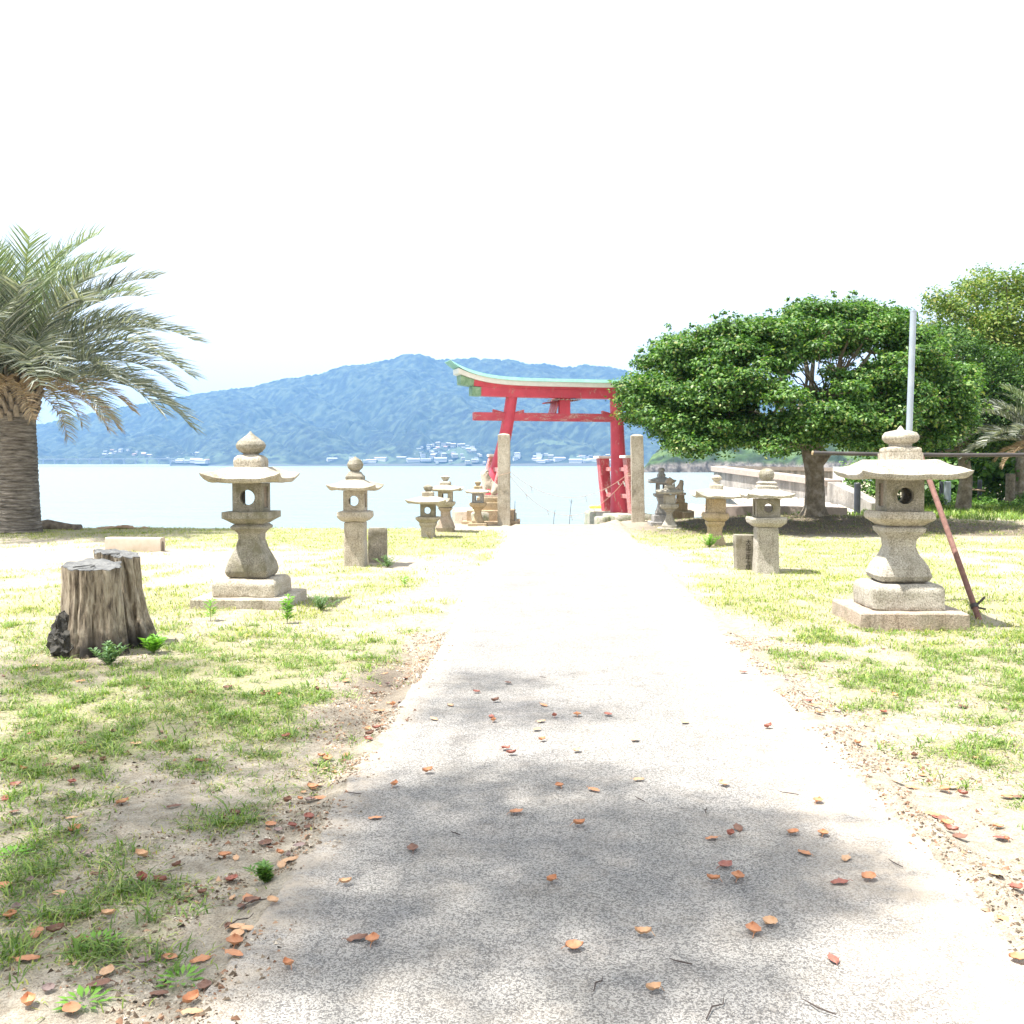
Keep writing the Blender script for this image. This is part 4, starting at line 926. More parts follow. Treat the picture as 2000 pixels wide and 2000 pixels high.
a = P(1588, 884.5, 11.22); c = P(2040, 888, 11.15); bm = bmesh.new(); n = 30; pts = []; rad = []
for k in range(n + 1):
    f = k / n; pts.append((c - a) * f + Vector((0, 0, -.012 * math.sin(f * 3.1)))); rad.append(.021 - .004 * f * 0 + (.003 if k % 5 == 0 else 0))
tube(bm, pts, rad, 12); o = bmobj('bamboo_pole', bm, M_darkbam, None, a); tag(o, 'long dark bamboo pole held level behind the right large lantern', 'bamboo pole')
bm = bmesh.new(); tube(bm, [Vector((0, 0, 0)), (a - c).normalized() * .012], .0225, 12); bmobj('cut_end', bm, M_bamboo, o)
a = G(1912, 1209, .0); c = P(1797, 886, 11.12); bm = bmesh.new(); tube(bm, [Vector((0, 0, 0)) + (a - c) * .03, (c - a) * .5, c - a], .028, 16)
o = bmobj('leaning_pipe', bm, M_rust, None, a); tag(o, 'rusty red-brown pipe leaning up behind the right large lantern', 'pipe')
bm = bmesh.new(); dv = (c - a).normalized(); tube(bm, [dv * .12, dv * .16], .038, 16); tube(bm, [dv * .13, dv * .13 + Vector((.09, -.02, .10))], .012, 8); tube(bm, [dv * .13, dv * .13 + Vector((.10, -.02, -.02))], .010, 8); bmobj('clamp', bm, M_darkbam, o)
for px, yt, yb, d, r, mt, lb in ((1674, 943, 996, 31, .095, M_darkpost, 'dark round bollard on the grass between the tree trunk and the right large lantern'),
                                 (1850, 940, 984, 36, .115, M_galv, 'light grey round bollard right of the large lantern'), (1838, 940, 984, 37, .07, M_darkpost, 'dark post standing just behind the light grey bollard'),
                                 (1913, 937, 975, 38, .08, M_darkpost, 'dark bollard in front of the ivy right of the light grey one'), (1972, 925, 1000, 37, .16, M_bark, 'grey stub of a trunk among the ivy at the right edge')):
    q = P(px, yb, d); tz = P(px, yt, d).z; bm = bmesh.new(); loft([(-.5, r), (tz - .02, r), (tz, r * .85)], .02, 24, bm, 0, lathe=True, step=.2)
    o = bmobj('bollard' if mt != M_bark else 'dead_trunk', bm, mt, None, (q.x, q.y, 0)); tag(o, lb, 'bollard' if mt != M_bark else 'tree trunk')
bm = bmesh.new(); q = P(1913, 957, 37.9); tube(bm, [(-.25, 0, .02), (.2, 0, -.03)], .03, 8); o = bmobj('stick', bm, M_drift, None, q); tag(o, 'short pale stick caught across the dark bollard by the ivy', 'stick')

# ------------------------------------------------------------------ concrete sea wall and terraces at the right
m, t, b = mat('stained_concrete')
v = coord(t, 'Object', (1, 1, .2)); s1 = noi(t, 2.5, 7, .7, v); s2 = noi(t, 9, 6, .7)
col = ramp(t, s2.outputs[0], [(.35, (.30, .27, .24)), (.6, (.40, .37, .34))]); col = mixc(t, ramp(t, s1.outputs[0], [(.45, (0, 0, 0)), (.62, (.8, .8, .8))]), col, (.16, .15, .14))
t.links.new(col, b.inputs['Base Color']); b.inputs['Roughness'].default_value = .9; bump(t, b, s2.outputs[0], .5, .03); M_wallc = m
M_cap = simple('worn_cap_concrete', (.45, .37, .32), .9, (.36, .30, .26), 7, 0, .7, .02, 18)
def wallstrip(name, pts, thick, mt, par=None, loc=None):
    bm = bmesh.new(); prev = None; n = len(pts)
    for i, (p, zt, zb) in enumerate(pts):
        a = pts[max(i - 1, 0)][0]; c = pts[min(i + 1, n - 1)][0]; d_ = Vector((c.x - a.x, c.y - a.y, 0)).normalized(); nr = Vector((-d_.y, d_.x, 0)) * thick / 2
        row = [bm.verts.new((p.x + s * nr.x, p.y + s * nr.y, z)) for s, z in ((-1, zb), (-1, zt), (1, zt), (1, zb))]
        if prev:
            for k in range(4): bm.faces.new((prev[k], prev[(k + 1) % 4], row[(k + 1) % 4], row[k]))
        else: bm.faces.new(row[::-1])
        prev = row
    bm.faces.new(prev); return bmobj(name, bm, mt, par, loc, ang=25)
def smoothpts(ctrl, n=8):
    out = []
    for i in range(len(ctrl) - 1):
        p0 = ctrl[max(i - 1, 0)]; p1 = ctrl[i]; p2 = ctrl[i + 1]; p3 = ctrl[min(i + 2, len(ctrl) - 1)]
        for k in range(n):
            t_ = k / n; out.append(tuple(.5 * (2 * b_ + (c_ - a_) * t_ + (2 * a_ - 5 * b_ + 4 * c_ - d__) * t_ ** 2 + (3 * b_ - a_ - 3 * c_ + d__) * t_ ** 3) for a_, b_, c_, d__ in zip(p0, p1, p2, p3)))
    out.append(ctrl[-1]); return out
ctrl = [(1660, 914, 56), (1560, 912, 56), (1470, 911, 54), (1420, 910, 50), (1405, 910.5, 47), (1403, 911, 45), (1412, 912, 43.3), (1440, 915, 41.5), (1500, 922, 38.5), (1560, 929, 36), (1628, 938, 33.8)]
sm = smoothpts(ctrl); wt = thing('sea_wall', 'curved concrete sea wall with an overhanging cap behind the spreading tree', 'wall', (0, 0, 0))
cen = []
for px, py, d in sm: p = P(px, py, d); cen.append((p, p.z - .20, -1.6))
wallstrip('wall', cen, .36, M_wallc, wt)
wallstrip('cap', [(p, p.z, p.z - .20) for p, _, _ in cen], .62, M_cap, wt)
q = [P(1628, 941, 33.8), P(1642, 947, 33.4), P(1670, 960, 32.6), P(1714, 983, 31.6)]
o = wallstrip('wing_wall', [(p, p.z, -1.2) for p in q], .45, M_wallc); tag(o, 'low wing wall sloping down to the grass from the broken end of the sea wall', 'wall')
q = [P(1634, 912.5, 54), P(1665, 912, 52)]
o = wallstrip('white_wall', [(p, p.z + .02, -.5) for p in q], .4, M_conc_w); tag(o, 'short white concrete wall between the sea wall end and the shrubs', 'wall')
# pitched stone apron
m, t, b = mat('pitched_stone_apron')
vo = N_(t, 'ShaderNodeTexVoronoi', feature='DISTANCE_TO_EDGE'); vo.inputs['Scale'].default_value = 1.3; t.links.new(coord(t), vo.inputs['Vector'])
col = mixc(t, ramp(t, vo.outputs['Distance'], [(.015, (1, 1, 1)), (.05, (0, 0, 0))]), (.52, .47, .41), (.15, .13, .11))
t.links.new(col, b.inputs['Base Color']); b.inputs['Roughness'].default_value = .9; bump(t, b, vo.outputs['Distance'], .8, .05)
bm = bmesh.new(); prev = None
for i in range(25):
    px = 1395 + (1640 - 1395) * i / 24
    dtop = float(np.interp(px, [1395, 1410, 1440, 1500, 1560, 1640], [44.0, 43.0, 41.0, 38.0, 35.6, 33.0])) - .25
    top = P(px, float(np.interp(px, [1395, 1460, 1560, 1640], [948, 956, 972, 985])), dtop); bot = Vector((top.x - .9 + (i / 24) * 1.3, min(30.2 + i * .03, top.y - .5), -.05))
    row = [bm.verts.new(top), bm.verts.new(top.lerp(bot, .5)), bm.verts.new(bot), bm.verts.new(bot + Vector((0, 0, -1.5)))]
    if prev:
        for k in range(3): bm.faces.new((prev[k], prev[k + 1], row[k + 1], row[k]))
    prev = row
struct(bmobj('stone_apron', bm, m, smooth=False))
q = [(1341, 1000, 29.6), (1410, 989, 29.4), (1470, 988, 29.2), (1530, 988.5, 29.0), (1600, 990, 28.8), (1650, 991, 28.8)]
pts = [(P(*a_), P(*a_).z, -.6) for a_ in q[1:]]
o = wallstrip('low_wall', pts, .5, M_cap); tag(o, 'low broad concrete wall on the ground behind the leaning lantern', 'wall')
M_gravel = simple('rubble_gravel', (.22, .18, .15), .95, (.5, .42, .36), 6, 0, 1.0, .08, 10)
bm = bmesh.new(); n = 40; rows = []
for j in range(12):
    row = []
    for i in range(n):
        x = 3.6 + 2.2 * i / n; y = 29.3 + 3.5 * j / 11; row.append(bm.verts.new((x, y, .02 + .22 * math.sin(min(1, j / 6) * 1.57) * min(1, i / 6) + .06 * mn.noise((x * 4, y * 4, 0)))))
    rows.append(row)
for a_, c_ in zip(rows[:-1], rows[1:]):
    for i in range(n - 1): bm.faces.new((a_[i], a_[i + 1], c_[i + 1], c_[i]))
struct(bmobj('gravel_bank', bm, M_gravel))

# ------------------------------------------------------------------ foliage builders
def kites(name, cen, nrm, size, asp, m, parent=None, fold=.0, rg=rng, tang=None, loc=None):
    n = len(cen); t1 = rg.normal(size=(n, 3)) if tang is None else tang
    nrm = nrm / (np.linalg.norm(nrm, axis=1, keepdims=True) + 1e-9)
    t1 = t1 - nrm * (t1 * nrm).sum(1, keepdims=True); t1 /= (np.linalg.norm(t1, axis=1, keepdims=True) + 1e-9); t2 = np.cross(nrm, t1)
    s = (size if np.ndim(size) else np.full(n, size))[:, None]
    v0 = cen - t1 * s * .5; v2 = cen + t1 * s * .5 - nrm * s * .08
    v1 = cen + t2 * s * asp * .5 + nrm * s * fold; v3 = cen - t2 * s * asp * .5 + nrm * s * fold
    co = np.stack([v0, v1, v2, v3], 1).reshape(-1, 3)
    if loc is not None: co = co - np.array(loc)
    me = npmesh(name, co, np.arange(4 * n), 4)
    return link(name, me, m, parent)
def clump_pts(c, r, flat, n, rg=rng, shell=.55):
    v = rg.normal(size=(n, 3)); v /= np.linalg.norm(v, axis=1, keepdims=True)
    v[:, 2] = np.where(rg.random(n) < .55, np.abs(v[:, 2]), v[:, 2])
    rad = (shell + (1 - shell) * rg.random(n)) * (1 + .12 * rg.normal(size=n))
    p = v * rad[:, None] * r * np.array([1, 1, flat]); nn = v * np.array([.6, .6, 1]) + np.array([0, 0, .5]) + rg.normal(size=(n, 3)) * .45
    return p + np.array(c), nn
def inpoly(x, y, poly):
    r = False; j = len(poly) - 1
    for i in range(len(poly)):
        xi, yi = poly[i]; xj, yj = poly[j]
        if (yi > y) != (yj > y) and x < (xj - xi) * (y - yi) / (yj - yi) + xi: r = not r
        j = i
    return r
def limb(bm, a, c, r0, r1, sag=.15, n=7, seed=0):
    a = Vector(a); c = Vector(c); d = c - a; pts = []
    for k in range(n + 1):
        f = k / n; p = a + d * f; p += Vector((mn.noise((seed, f * 2.2, 1)), mn.noise((seed, f * 2.2, 5)), mn.noise((seed, f * 2.2, 9)))) * d.length * .13 * math.sin(f * math.pi)
        p.z += sag * d.length * math.sin(f * math.pi) * (.6); pts.append(p)
    tube(bm, pts, [r0 + (r1 - r0) * (k / n) for k in range(n + 1)], 7, True, .1); return pts

# spreading tree right of the gate
M_leafA = leafmat('glossy_leaves', [(0, (.018, .055, .012)), (.3, (.045, .12, .024)), (.62, (.10, .215, .042)), (.9, (.20, .33, .085)), (1, (.32, .33, .12))], .32, .48, .4)
tree = thing('spreading_tree', 'broad spreading evergreen tree with a short stout trunk right of the gate', 'tree', TREE)
poly = [(1212, 815), (1228, 752), (1270, 694), (1322, 668), (1360, 650), (1448, 637), (1531, 620), (1562, 600), (1618, 597), (1645, 607), (1693, 594), (1745, 603), (1775, 630), (1830, 680), (1900, 750), (1895, 790), (1850, 868), (1745, 885), (1655, 872), (1597, 866), (1544, 892), (1469, 872), (1407, 868), (1361, 878), (1326, 888), (1308, 858), (1275, 828)]
holes = [(1573, 735, 28, 18), (1545, 756, 16, 10), (1710, 690, 26, 14), (1500, 802, 24, 12), (1625, 762, 18, 14), (1655, 712, 16, 8), (1420, 810, 20, 6), (1562, 800, 12, 10)]
clumps = []; rg2 = random.Random(5); tries = 0
while len(clumps) < 480 and tries < 16000:
    tries += 1; px = rg2.uniform(1200, 1910); py = rg2.uniform(595, 895)
    if not inpoly(px, py, poly): continue
    if any(((px - h[0]) / (h[2] + 14)) ** 2 + ((py - h[1]) / (h[3] + 10)) ** 2 < 1 for h in holes): continue
    if any((px - c[0]) ** 2 + ((py - c[1]) * 1.5) ** 2 < (c[2] * 28) ** 2 and rg2.random() < .72 for c in clumps): continue
    uu = (px - 1560) / 365; vv = (py - 600) / 290; dep = 3.4 * math.sqrt(max(0, 1 - uu * uu)) * (.45 + .75 * math.sqrt(max(0, min(1, vv * 1.6))))
    s = rg2.choice([-1, -1, 1, 0]); dy = dep * (s * rg2.uniform(.6, 1) if s else rg2.uniform(-.5, .5))
    r = rg2.uniform(.26, .52); 
    clumps.append((px, py, r, P(px, py, TREE.y + dy)))
P_, N2 = [], []
for px, py, r, p in clumps:
    n = int(520 * (r / .42) ** 2); a, b_ = clump_pts(p, r * 1.15, .5, n, shell=.35); P_.append(a); N2.append(b_)
for px, py, r, p in clumps:                    # loose sprays breaking up the outline
    for k in range(3):
        a = rg2.uniform(0, 6.28); e_ = rg2.uniform(-.3, 1.3); q = p + Vector((math.cos(a) * math.cos(e_), math.sin(a) * math.cos(e_), math.sin(e_) * .6)) * r * rg2.uniform(1.0, 1.45)
        a_, b_ = clump_pts(q, rg2.uniform(.07, .16), .9, rg2.randint(10, 34), shell=.0); P_.append(a_); N2.append(b_)
edge = [c for c in clumps]
cen = np.concatenate(P_); nn = np.concatenate(N2)
kites('crown', cen, nn, .06 + .055 * rng.random(len(cen)), .55, M_leafA, tree, .06, loc=TREE)
m, t, b = mat('mottled_bark')
col = ramp(t, noi(t, 4, 7, .7).outputs[0], [(.35, (.10, .08, .055)), (.5, (.22, .185, .14)), (.66, (.38, .34, .29))]); t.links.new(col, b.inputs['Base Color']); b.inputs['Roughness'].default_value = .9
bump(t, b, noi(t, 14, 6, .7).outputs[0], .9, .03); M_barkT = m
M_twigbark = simple('light_brown_twigs', (.12, .09, .06), .9, (.22, .17, .12), 5)
bm = bmesh.new(); TT = Vector((WX(1586, TREE.y), TREE.y, P(1586, 892, TREE.y).z)); Nn = 40; rows = []
pr = [(.0, .34), (.12, .30), (.3, .245), (.7, .23), (1.2, .225), (1.5, .235), (1.75, .26), (2.0, .24)]
for k in range(30):
    z = -.1 + 2.2 * k / 29; r = np.interp(z, [p[0] for p in pr], [p[1] for p in pr]); row = []
    ox = .05 + .06 * math.sin(z * 1.6)- .12 * z / 2.2
    for i in range(Nn):
        a = 2 * math.pi * i / Nn; rr = r * (1 + .07 * math.cos(3 * a + z) + .05 * math.cos(5 * a - z * 2) + .10 * mn.noise((math.cos(a) * 1.5, math.sin(a) * 1.5, z * 1.5)) + (.18 * math.exp(-max(z, 0) / .12) * (math.cos(4 * a + 1) + .6)))
        row.append(bm.verts.new((ox + rr * math.cos(a), rr * math.sin(a), z + .2)))
    rows.append(row)
for a_, c_ in zip(rows[:-1], rows[1:]):
    for i in range(Nn): bm.faces.new((a_[i], a_[(i + 1) % Nn], c_[(i + 1) % Nn], c_[i]))
tube(bm, [(.12, -.02, 1.55), (.28, -.04, 1.72), (.36, -.05, 1.80)], [.16, .13, .11], 14, True, .1)   # sawn branch stub
fork = Vector((-.02, 0, 2.05))
mains = [(1400, 800, 23.6), (1330, 790, 25.8), (1470, 740, 26.5), (1500, 690, 24.2), (1590, 680, 25.2), (1640, 730, 26.6), (1720, 750, 24.5), (1800, 770, 26), (1700, 690, 25.5), (1450, 830, 24.5), (1610, 790, 23.4), (1560, 650, 26.5)]
mpts = []
for i, (x_, y_, d_) in enumerate(mains):
    q = P(x_, y_, d_) - TREE; mpts += limb(bm, fork + Vector((random.uniform(-.1, .1), random.uniform(-.1, .1), -.2)), q, .11, .035, .06 if y_ < 760 else .14, 9, i)
bmobj('trunk', bm, M_barkT, tree, ang=60)
bm = bmesh.new()
for i, (px, py, r, p) in enumerate(clumps):
    q = p - TREE; best = min(mpts, key=lambda m_: (m_ - q).length + .4 * max(0, m_.z - q.z))
    limb(bm, best, q, .024, .008, .05, 5, i + 40)
    for k in range(3): limb(bm, q + Vector((random.uniform(-.1, .1), random.uniform(-.1, .1), -.05)), q + Vector((random.uniform(-r, r), random.uniform(-r, r), random.uniform(-.1, r * .5))), .008, .003, 0, 3, i + k)
bmobj('branches', bm, M_twigbark, tree)

def bigtree(name, label, poly, d, depth, nclump, rr, leafs, mt, trunkpx, asp=.5, lsize=(.08, .08), seed=3, flat=.65, cat='tree', limbs=True):
    rg3 = random.Random(seed); base = Vector((WX(trunkpx, d), d, 0)); t_ = thing(name, label, cat, base)
    cl = []; xs_ = [p[0] for p in poly]; ys_ = [p[1] for p in poly]; tries = 0
    while len(cl) < nclump and tries < 9000:
        tries += 1; px = rg3.uniform(min(xs_), max(xs_)); py = rg3.uniform(min(ys_), max(ys_))
        if not inpoly(px, py, poly): continue
        cl.append((P(px, py, d + rg3.uniform(-1, 1) * depth), rg3.uniform(*rr)))
    A_, B_ = [], []
    for p, r in cl:
        a, b_ = clump_pts(p, r, flat, int(leafs * (r / rr[1]) ** 2), shell=.4); A_.append(a); B_.append(b_)
    cen = np.concatenate(A_); kites('crown', cen, np.concatenate(B_), lsize[0] + lsize[1] * rng.random(len(cen)), asp, mt, t_, .06, loc=base)
    if limbs:
        bm = bmesh.new(); zt = max(1.5, min(c[0].z for c in cl) + .5); tube(bm, [(0, 0, -.3), (.1, 0, zt * .5), (0, .1, zt)], [.28, .2, .17], 12, True, .1)
        for i, (p, r) in enumerate(cl[:: max(1, len(cl) // 45)]): limb(bm, (0, .1, zt - .1), p - base, .07, .015, .1, 6, i)
        bmobj('trunk', bm, M_barkT, t_)
    return t_
M_leafY = leafmat('yellow_green_leaves', [(0, (.05, .10, .018)), (.4, (.12, .20, .035)), (.8, (.22, .29, .07)), (1, (.38, .34, .12))], .25, .5, .3)
M_leafD = leafmat('dark_leaves', [(0, (.012, .04, .008)), (.5, (.05, .12, .02)), (1, (.13, .23, .045))], .2, .45, .4)
M_leafI = leafmat('ivy_leaves', [(0, (.025, .075, .012)), (.5, (.09, .20, .035)), (1, (.20, .34, .08))], .25, .45, .35)
bigtree('tall_tree', 'tall loose yellow-green tree rising at the right edge behind the steel pole', [(1812, 600), (1835, 575), (1880, 560), (1905, 540), (1950, 528), (2010, 530), (2120, 545), (2200, 640), (2150, 780), (1930, 800), (1880, 740), (1830, 690), (1800, 660)], 38.5, 2.6, 230, (.5, .95), 420, M_leafY, 1990, .5, (.09, .09), 3)
bigtree('leafy_tree', 'dense dark green tree between the spreading tree and the tall yellow-green one', [(1745, 690), (1760, 640), (1830, 630), (1900, 680), (1960, 700), (2060, 730), (2100, 900), (1960, 880), (1870, 905), (1790, 905), (1740, 880), (1750, 780)], 33.5, 1.8, 150, (.4, .8), 420, M_leafD, 1880, .5, (.08, .07), 6)
bigtree('ivy_thicket', 'thicket of large-leaved ivy in front of dark shade at the right edge', [(1850, 890), (1960, 880), (2100, 860), (2140, 985), (1960, 985), (1925, 940), (1880, 962), (1850, 975), (1815, 978), (1806, 930)], 39.5, .8, 60, (.4, .75), 150, M_leafI, 1960, .85, (.16, .12), 8, .8, 'ivy', False)
bigtree('shrub', 'low green shrub between the sea wall and the right large lantern', [(1650, 935), (1680, 915), (1740, 890), (1790, 890), (1830, 930), (1820, 985), (1740, 978), (1690, 965)], 37, 1.2, 55, (.3, .65), 300, M_leafI, 1720, .5, (.09, .08), 9, .8, 'shrub', False)
bigtree('backdrop_tree', 'very dark trees filling the gap behind the ivy and the right palm', [(1780, 760), (1900, 740), (2200, 720), (2250, 990), (1850, 985), (1790, 960)], 43, 1.2, 90, (.8, 1.3), 330, M_leafD, 2060, .6, (.16, .1), 12)
bigtree('verge_weeds', 'bushy green weeds along the foot of the ivy thicket', [(1800, 975), (1860, 968), (1950, 975), (2100, 965), (2100, 1000), (1950, 1003), (1800, 1000)], 37, 1.4, 60, (.2, .45), 200, M_leafI, 1930, .4, (.08, .08), 14, .7, 'weeds', False)

# ------------------------------------------------------------------ palms
M_frond = leafmat('grey_green_fronds', [(0, (.05, .065, .05)), (.35, (.13, .15, .12)), (.75, (.27, .29, .25)), (1, (.50, .49, .43))], .15, .45, .4)
M_frondy = leafmat('green_fronds', [(0, (.08, .125, .06)), (.5, (.17, .225, .125)), (1, (.38, .41, .28))], .2, .45, .4)
M_dead = leafmat('dead_fronds', [(0, (.22, .15, .10)), (.5, (.36, .26, .17)), (1, (.5, .40, .28))], .1, .7, .2)
def frond_mesh(L, bend, droop0, seed, nl=84, lw=.02, ll=.62):
    rg4 = np.random.default_rng(seed); n = nl; co = []; fc = []
    pts = []; ang = droop0; p = np.array([0., 0., 0.]); st = L / n
    for k in range(n + 1):
        pts.append(p.copy()); f = k / n; ang -= bend / n * (.4 + 1.2 * f); p = p + np.array([math.cos(ang), 0, math.sin(ang)]) * st
    def quadstrip(path, w0, w1, side):
        i0 = len(co); m_ = len(path)
        for q, pt in enumerate(path):
            w_ = w0 + (w1 - w0) * q / (m_ - 1); co.append(pt - side * w_); co.append(pt + side * w_)
        for q in range(m_ - 1): a = i0 + 2 * q; fc.extend([a, a + 1, a + 3, a + 2])
    quadstrip(pts, .022, .004, np.array([0, 1., 0])); quadstrip(pts, .018, .004, np.array([0, 0, 1.]))
    for k in range(5, n + 1):
        f = k / n; tdir = (pts[min(k + 1, n)] - pts[k - 1]); tdir /= np.linalg.norm(tdir); upv = np.cross(np.array([0, 1., 0]), tdir) * -1
        ln = ll * (math.sin(min(1, f * 1.25 + .12) * math.pi * .62) ** .8) * (1 - .45 * max(0, f - .7) / .3)
        for s in (-1, 1):
            d = tdir * (.55 + .45 * f) + np.array([0, s * .75, 0]) + upv * (.42 + .15 * rg4.random()) + rg4.normal(size=3) * .10; d /= np.linalg.norm(d)
            l_ = ln * (.85 + .3 * rg4.random()); b0 = pts[k]
            p1 = b0 + d * l_ * .5; p2 = b0 + d * l_ * .98 + np.array([0, 0, -1]) * l_ * .16
            sd = np.cross(d, rg4.normal(size=3)); sd /= np.linalg.norm(sd)
            quadstrip([b0, p1, p2], lw * .55, .002, sd); co[-3] = p1 + sd * lw * .5; co[-4] = p1 - sd * lw * .5
    return npmesh('frond', np.array(co), np.array(fc), 4)
def palm(label, base, ztop, rtr, L, n, seed, mats, share=None, up=1.0, dead=10, only=None, lw=.022):
    t_ = thing('palm_tree', label, 'palm tree', base); rg5 = random.Random(seed)
    bm = bmesh.new(); N = 40; prev = None; nz = 150
    for k in range(nz + 1):
        z = -.1 + (ztop + .1) * k / nz; ph = (z / .085) % 1; r = rtr * (1.10 - .22 * (z / ztop) + .10 * math.exp(-z / .2)) * (1 + .05 * (1 - ph) ** .6)
        row = []
        for i in range(N):
            a = 2 * math.pi * i / N; rr = r * (1 + .022 * mn.noise((a * 9, z * 20, seed)) + .02 * mn.noise((math.cos(a) * 3, math.sin(a) * 3, z * 3)))
            row.append(bm.verts.new((rr * math.cos(a), rr * math.sin(a), z + .02 * mn.noise((a * 3, z * 2, 5)))))
        if prev:
            for i in range(N): bm.faces.new((prev[i], prev[(i + 1) % N], row[(i + 1) % N], row[i]))
        prev = row
    bm.faces.new(prev); bmobj('trunk', bm, M_palmbark, t_, ang=30)
    bm = bmesh.new()
    for k in range(70):                          # old leaf bases under the crown
        a = k * 2.4; z = ztop - .95 + .95 * (k / 70); r = rtr * .86; dv = Vector((math.cos(a), math.sin(a), 0)); s_ = .12 + .25 * k / 70
        tube(bm, [dv * r + Vector((0, 0, z)), dv * (r + s_ * .6) + Vector((0, 0, z + .16)), dv * (r + s_) + Vector((0, 0, z + .42 * (.4 + k / 70)))], [.075, .05, .025], 5)
    bmobj('leaf_bases', bm, M_leafbase, t_)
    var = share or {}
    if not var:
        for nm, (bend, d0) in {'up': (R(62), R(0)), 'mid': (R(72), R(0)), 'low': (R(64), R(0))}.items():
            for q in range(2): var[nm + str(q)] = frond_mesh(L, bend, d0, seed + q * 7 + len(nm), lw=lw, ll=L * .215)
    for k in range(n):
        f = k / n; az = k * 2.39996 + rg5.uniform(-.15, .15); el = R(86) - R(94) * f ** .95 * up + R(rg5.uniform(-6, 6))
        key = ('up' if f < .3 else 'mid' if f < .65 else 'low') + str(k % 2); isd = f > 1 - dead / n
        me = var[key]; mt = mats[2] if isd else (mats[1] if f < .22 else mats[0])
        kk = key + mt.name
        if kk not in var: mm2 = me.copy(); mm2.materials.clear(); mm2.materials.append(mt); var[kk] = mm2
        o = bpy.data.objects.new('frond', var[kk]); C.objects.link(o); o.parent = t_
        o.location = (.5 * rtr * math.cos(az), .5 * rtr * math.sin(az), ztop - .15 + .35 * (1 - f)); o.rotation_euler = (rg5.uniform(-.25, .25), -el, az); s_ = rg5.uniform(.82, 1.05) * (.62 if isd else 1); o.scale = (s_, s_, s_)
        if isd: o['label'] = 'dry brown hanging frond'
    return var
m, t, b = mat('ringed_palm_bark'); v = coord(t, 'Object', (1, 1, 7))
col = ramp(t, noi(t, 3, 6, .7, v).outputs[0], [(.34, (.05, .043, .037)), (.5, (.18, .158, .135)), (.66, (.34, .31, .275))]); t.links.new(col, b.inputs['Base Color']); b.inputs['Roughness'].default_value = .95
bump(t, b, noi(t, 8, 6, .7, v).outputs[0], 1.0, .04); M_palmbark = m
pd = 22.3
M_leafbase = simple('grey_brown_leaf_bases', (.16, .13, .10), .9, (.32, .27, .22), 9)
shr = palm('big feathery jelly palm with a thick ringed trunk at the left edge', (WX(37, pd), pd, 0), 3.4, .385, 3.85, 92, 11, (M_frond, M_frondy, M_dead), dead=18)
palm('smaller feather palm at the right edge in front of the ivy', (WX(2030, 31), 31, 0), 2.2, .28, 2.15, 40, 23, (M_frond, M_frondy, M_dead), dead=9, lw=.024)
# ------------------------------------------------------------------ trees behind the camera whose shade falls on the foreground
shb = [(960, 1335, .38, .30), (1080, 1400, .34, .28), (900, 1390, .3, .25), (830, 1550, .32, .25), (1000, 1590, .40, .3), (1230, 1600, .38, .25), (1430, 1620, .34, .26), (1620, 1740, .30, .26), (1480, 1770, .26, .2), (1300, 1740, .28, .2), (1030, 1760, .36, .2), (760, 1790, .34, .2),
       (880, 1860, .24, .12), (1380, 1900, .24, .1), (640, 1900, .25, .12), (1150, 1950, .25, .1), (560, 1780, .2, .16), (330, 1560, .5, .4), (120, 1600, .5, .4), (450, 1480, .4, .35), (240, 1440, .5, .4), (480, 1700, .4, .2), (250, 1800, .5, .25), (80, 1880, .4, .2), (420, 1900, .3, .15), (60, 1330, .6, .5), (330, 1300, .4, .4), (640, 1420, .35, .35), (200, 1700, .4, .3),
       (1120, 1660, .4, .3), (1350, 1680, .42, .3), (960, 1660, .3, .25), (1230, 1700, .4, .3), (1500, 1700, .36, .28), (820, 1680, .25, .2), (1150, 1800, .3, .2), (1000, 1520, .3, .2), (1130, 1530, .3, .2), (700, 1640, .2, .15), (640, 1580, .3, .2), (520, 1600, .35, .25), (760, 1570, .3, .2), (400, 1380, .4, .4), (160, 1500, .4, .3), (350, 1620, .4, .3), (100, 1740, .4, .2)]
base = Vector((-4.6, -3.2, 0)); shade = thing('overhanging_tree', 'leafy tree behind the viewpoint whose shade dapples the near path', 'tree', base)
A_, B_ = [], []; bm = bmesh.new(); tube(bm, [(0, 0, -.3), (.15, .1, 2.5), (.4, .3, 5.5), (.9, .8, 7.6)], [.34, .27, .22, .16], 14, True, .08)
for i, (px, py, rx, ry) in enumerate(shb):
    g = G(px, py); hgt = 7.6 + 2.2 * random.random(); c = g + SUN * (hgt / SUN.z)
    r = max(rx, ry) * 1.15; n = int(235 * (r / .4) ** 2)
    a = rng.normal(size=(n, 3)) * np.array([r * .62, r * .6 * max(.6, ry / rx), r * .4]) + np.array(c); A_.append(a); B_.append(rng.normal(size=(n, 3)) + np.array([0, 0, 1.2]))
    if i % 3 == 0: limb(bm, (.9, .8, 7.5), c - base, .035, .01, .04, 5, i)
cen = np.concatenate(A_); kites('crown', cen, np.concatenate(B_), .07 + .04 * rng.random(len(cen)), .5, M_leafA, shade, .05, loc=base)
bmobj('trunk', bm, M_barkT, shade)

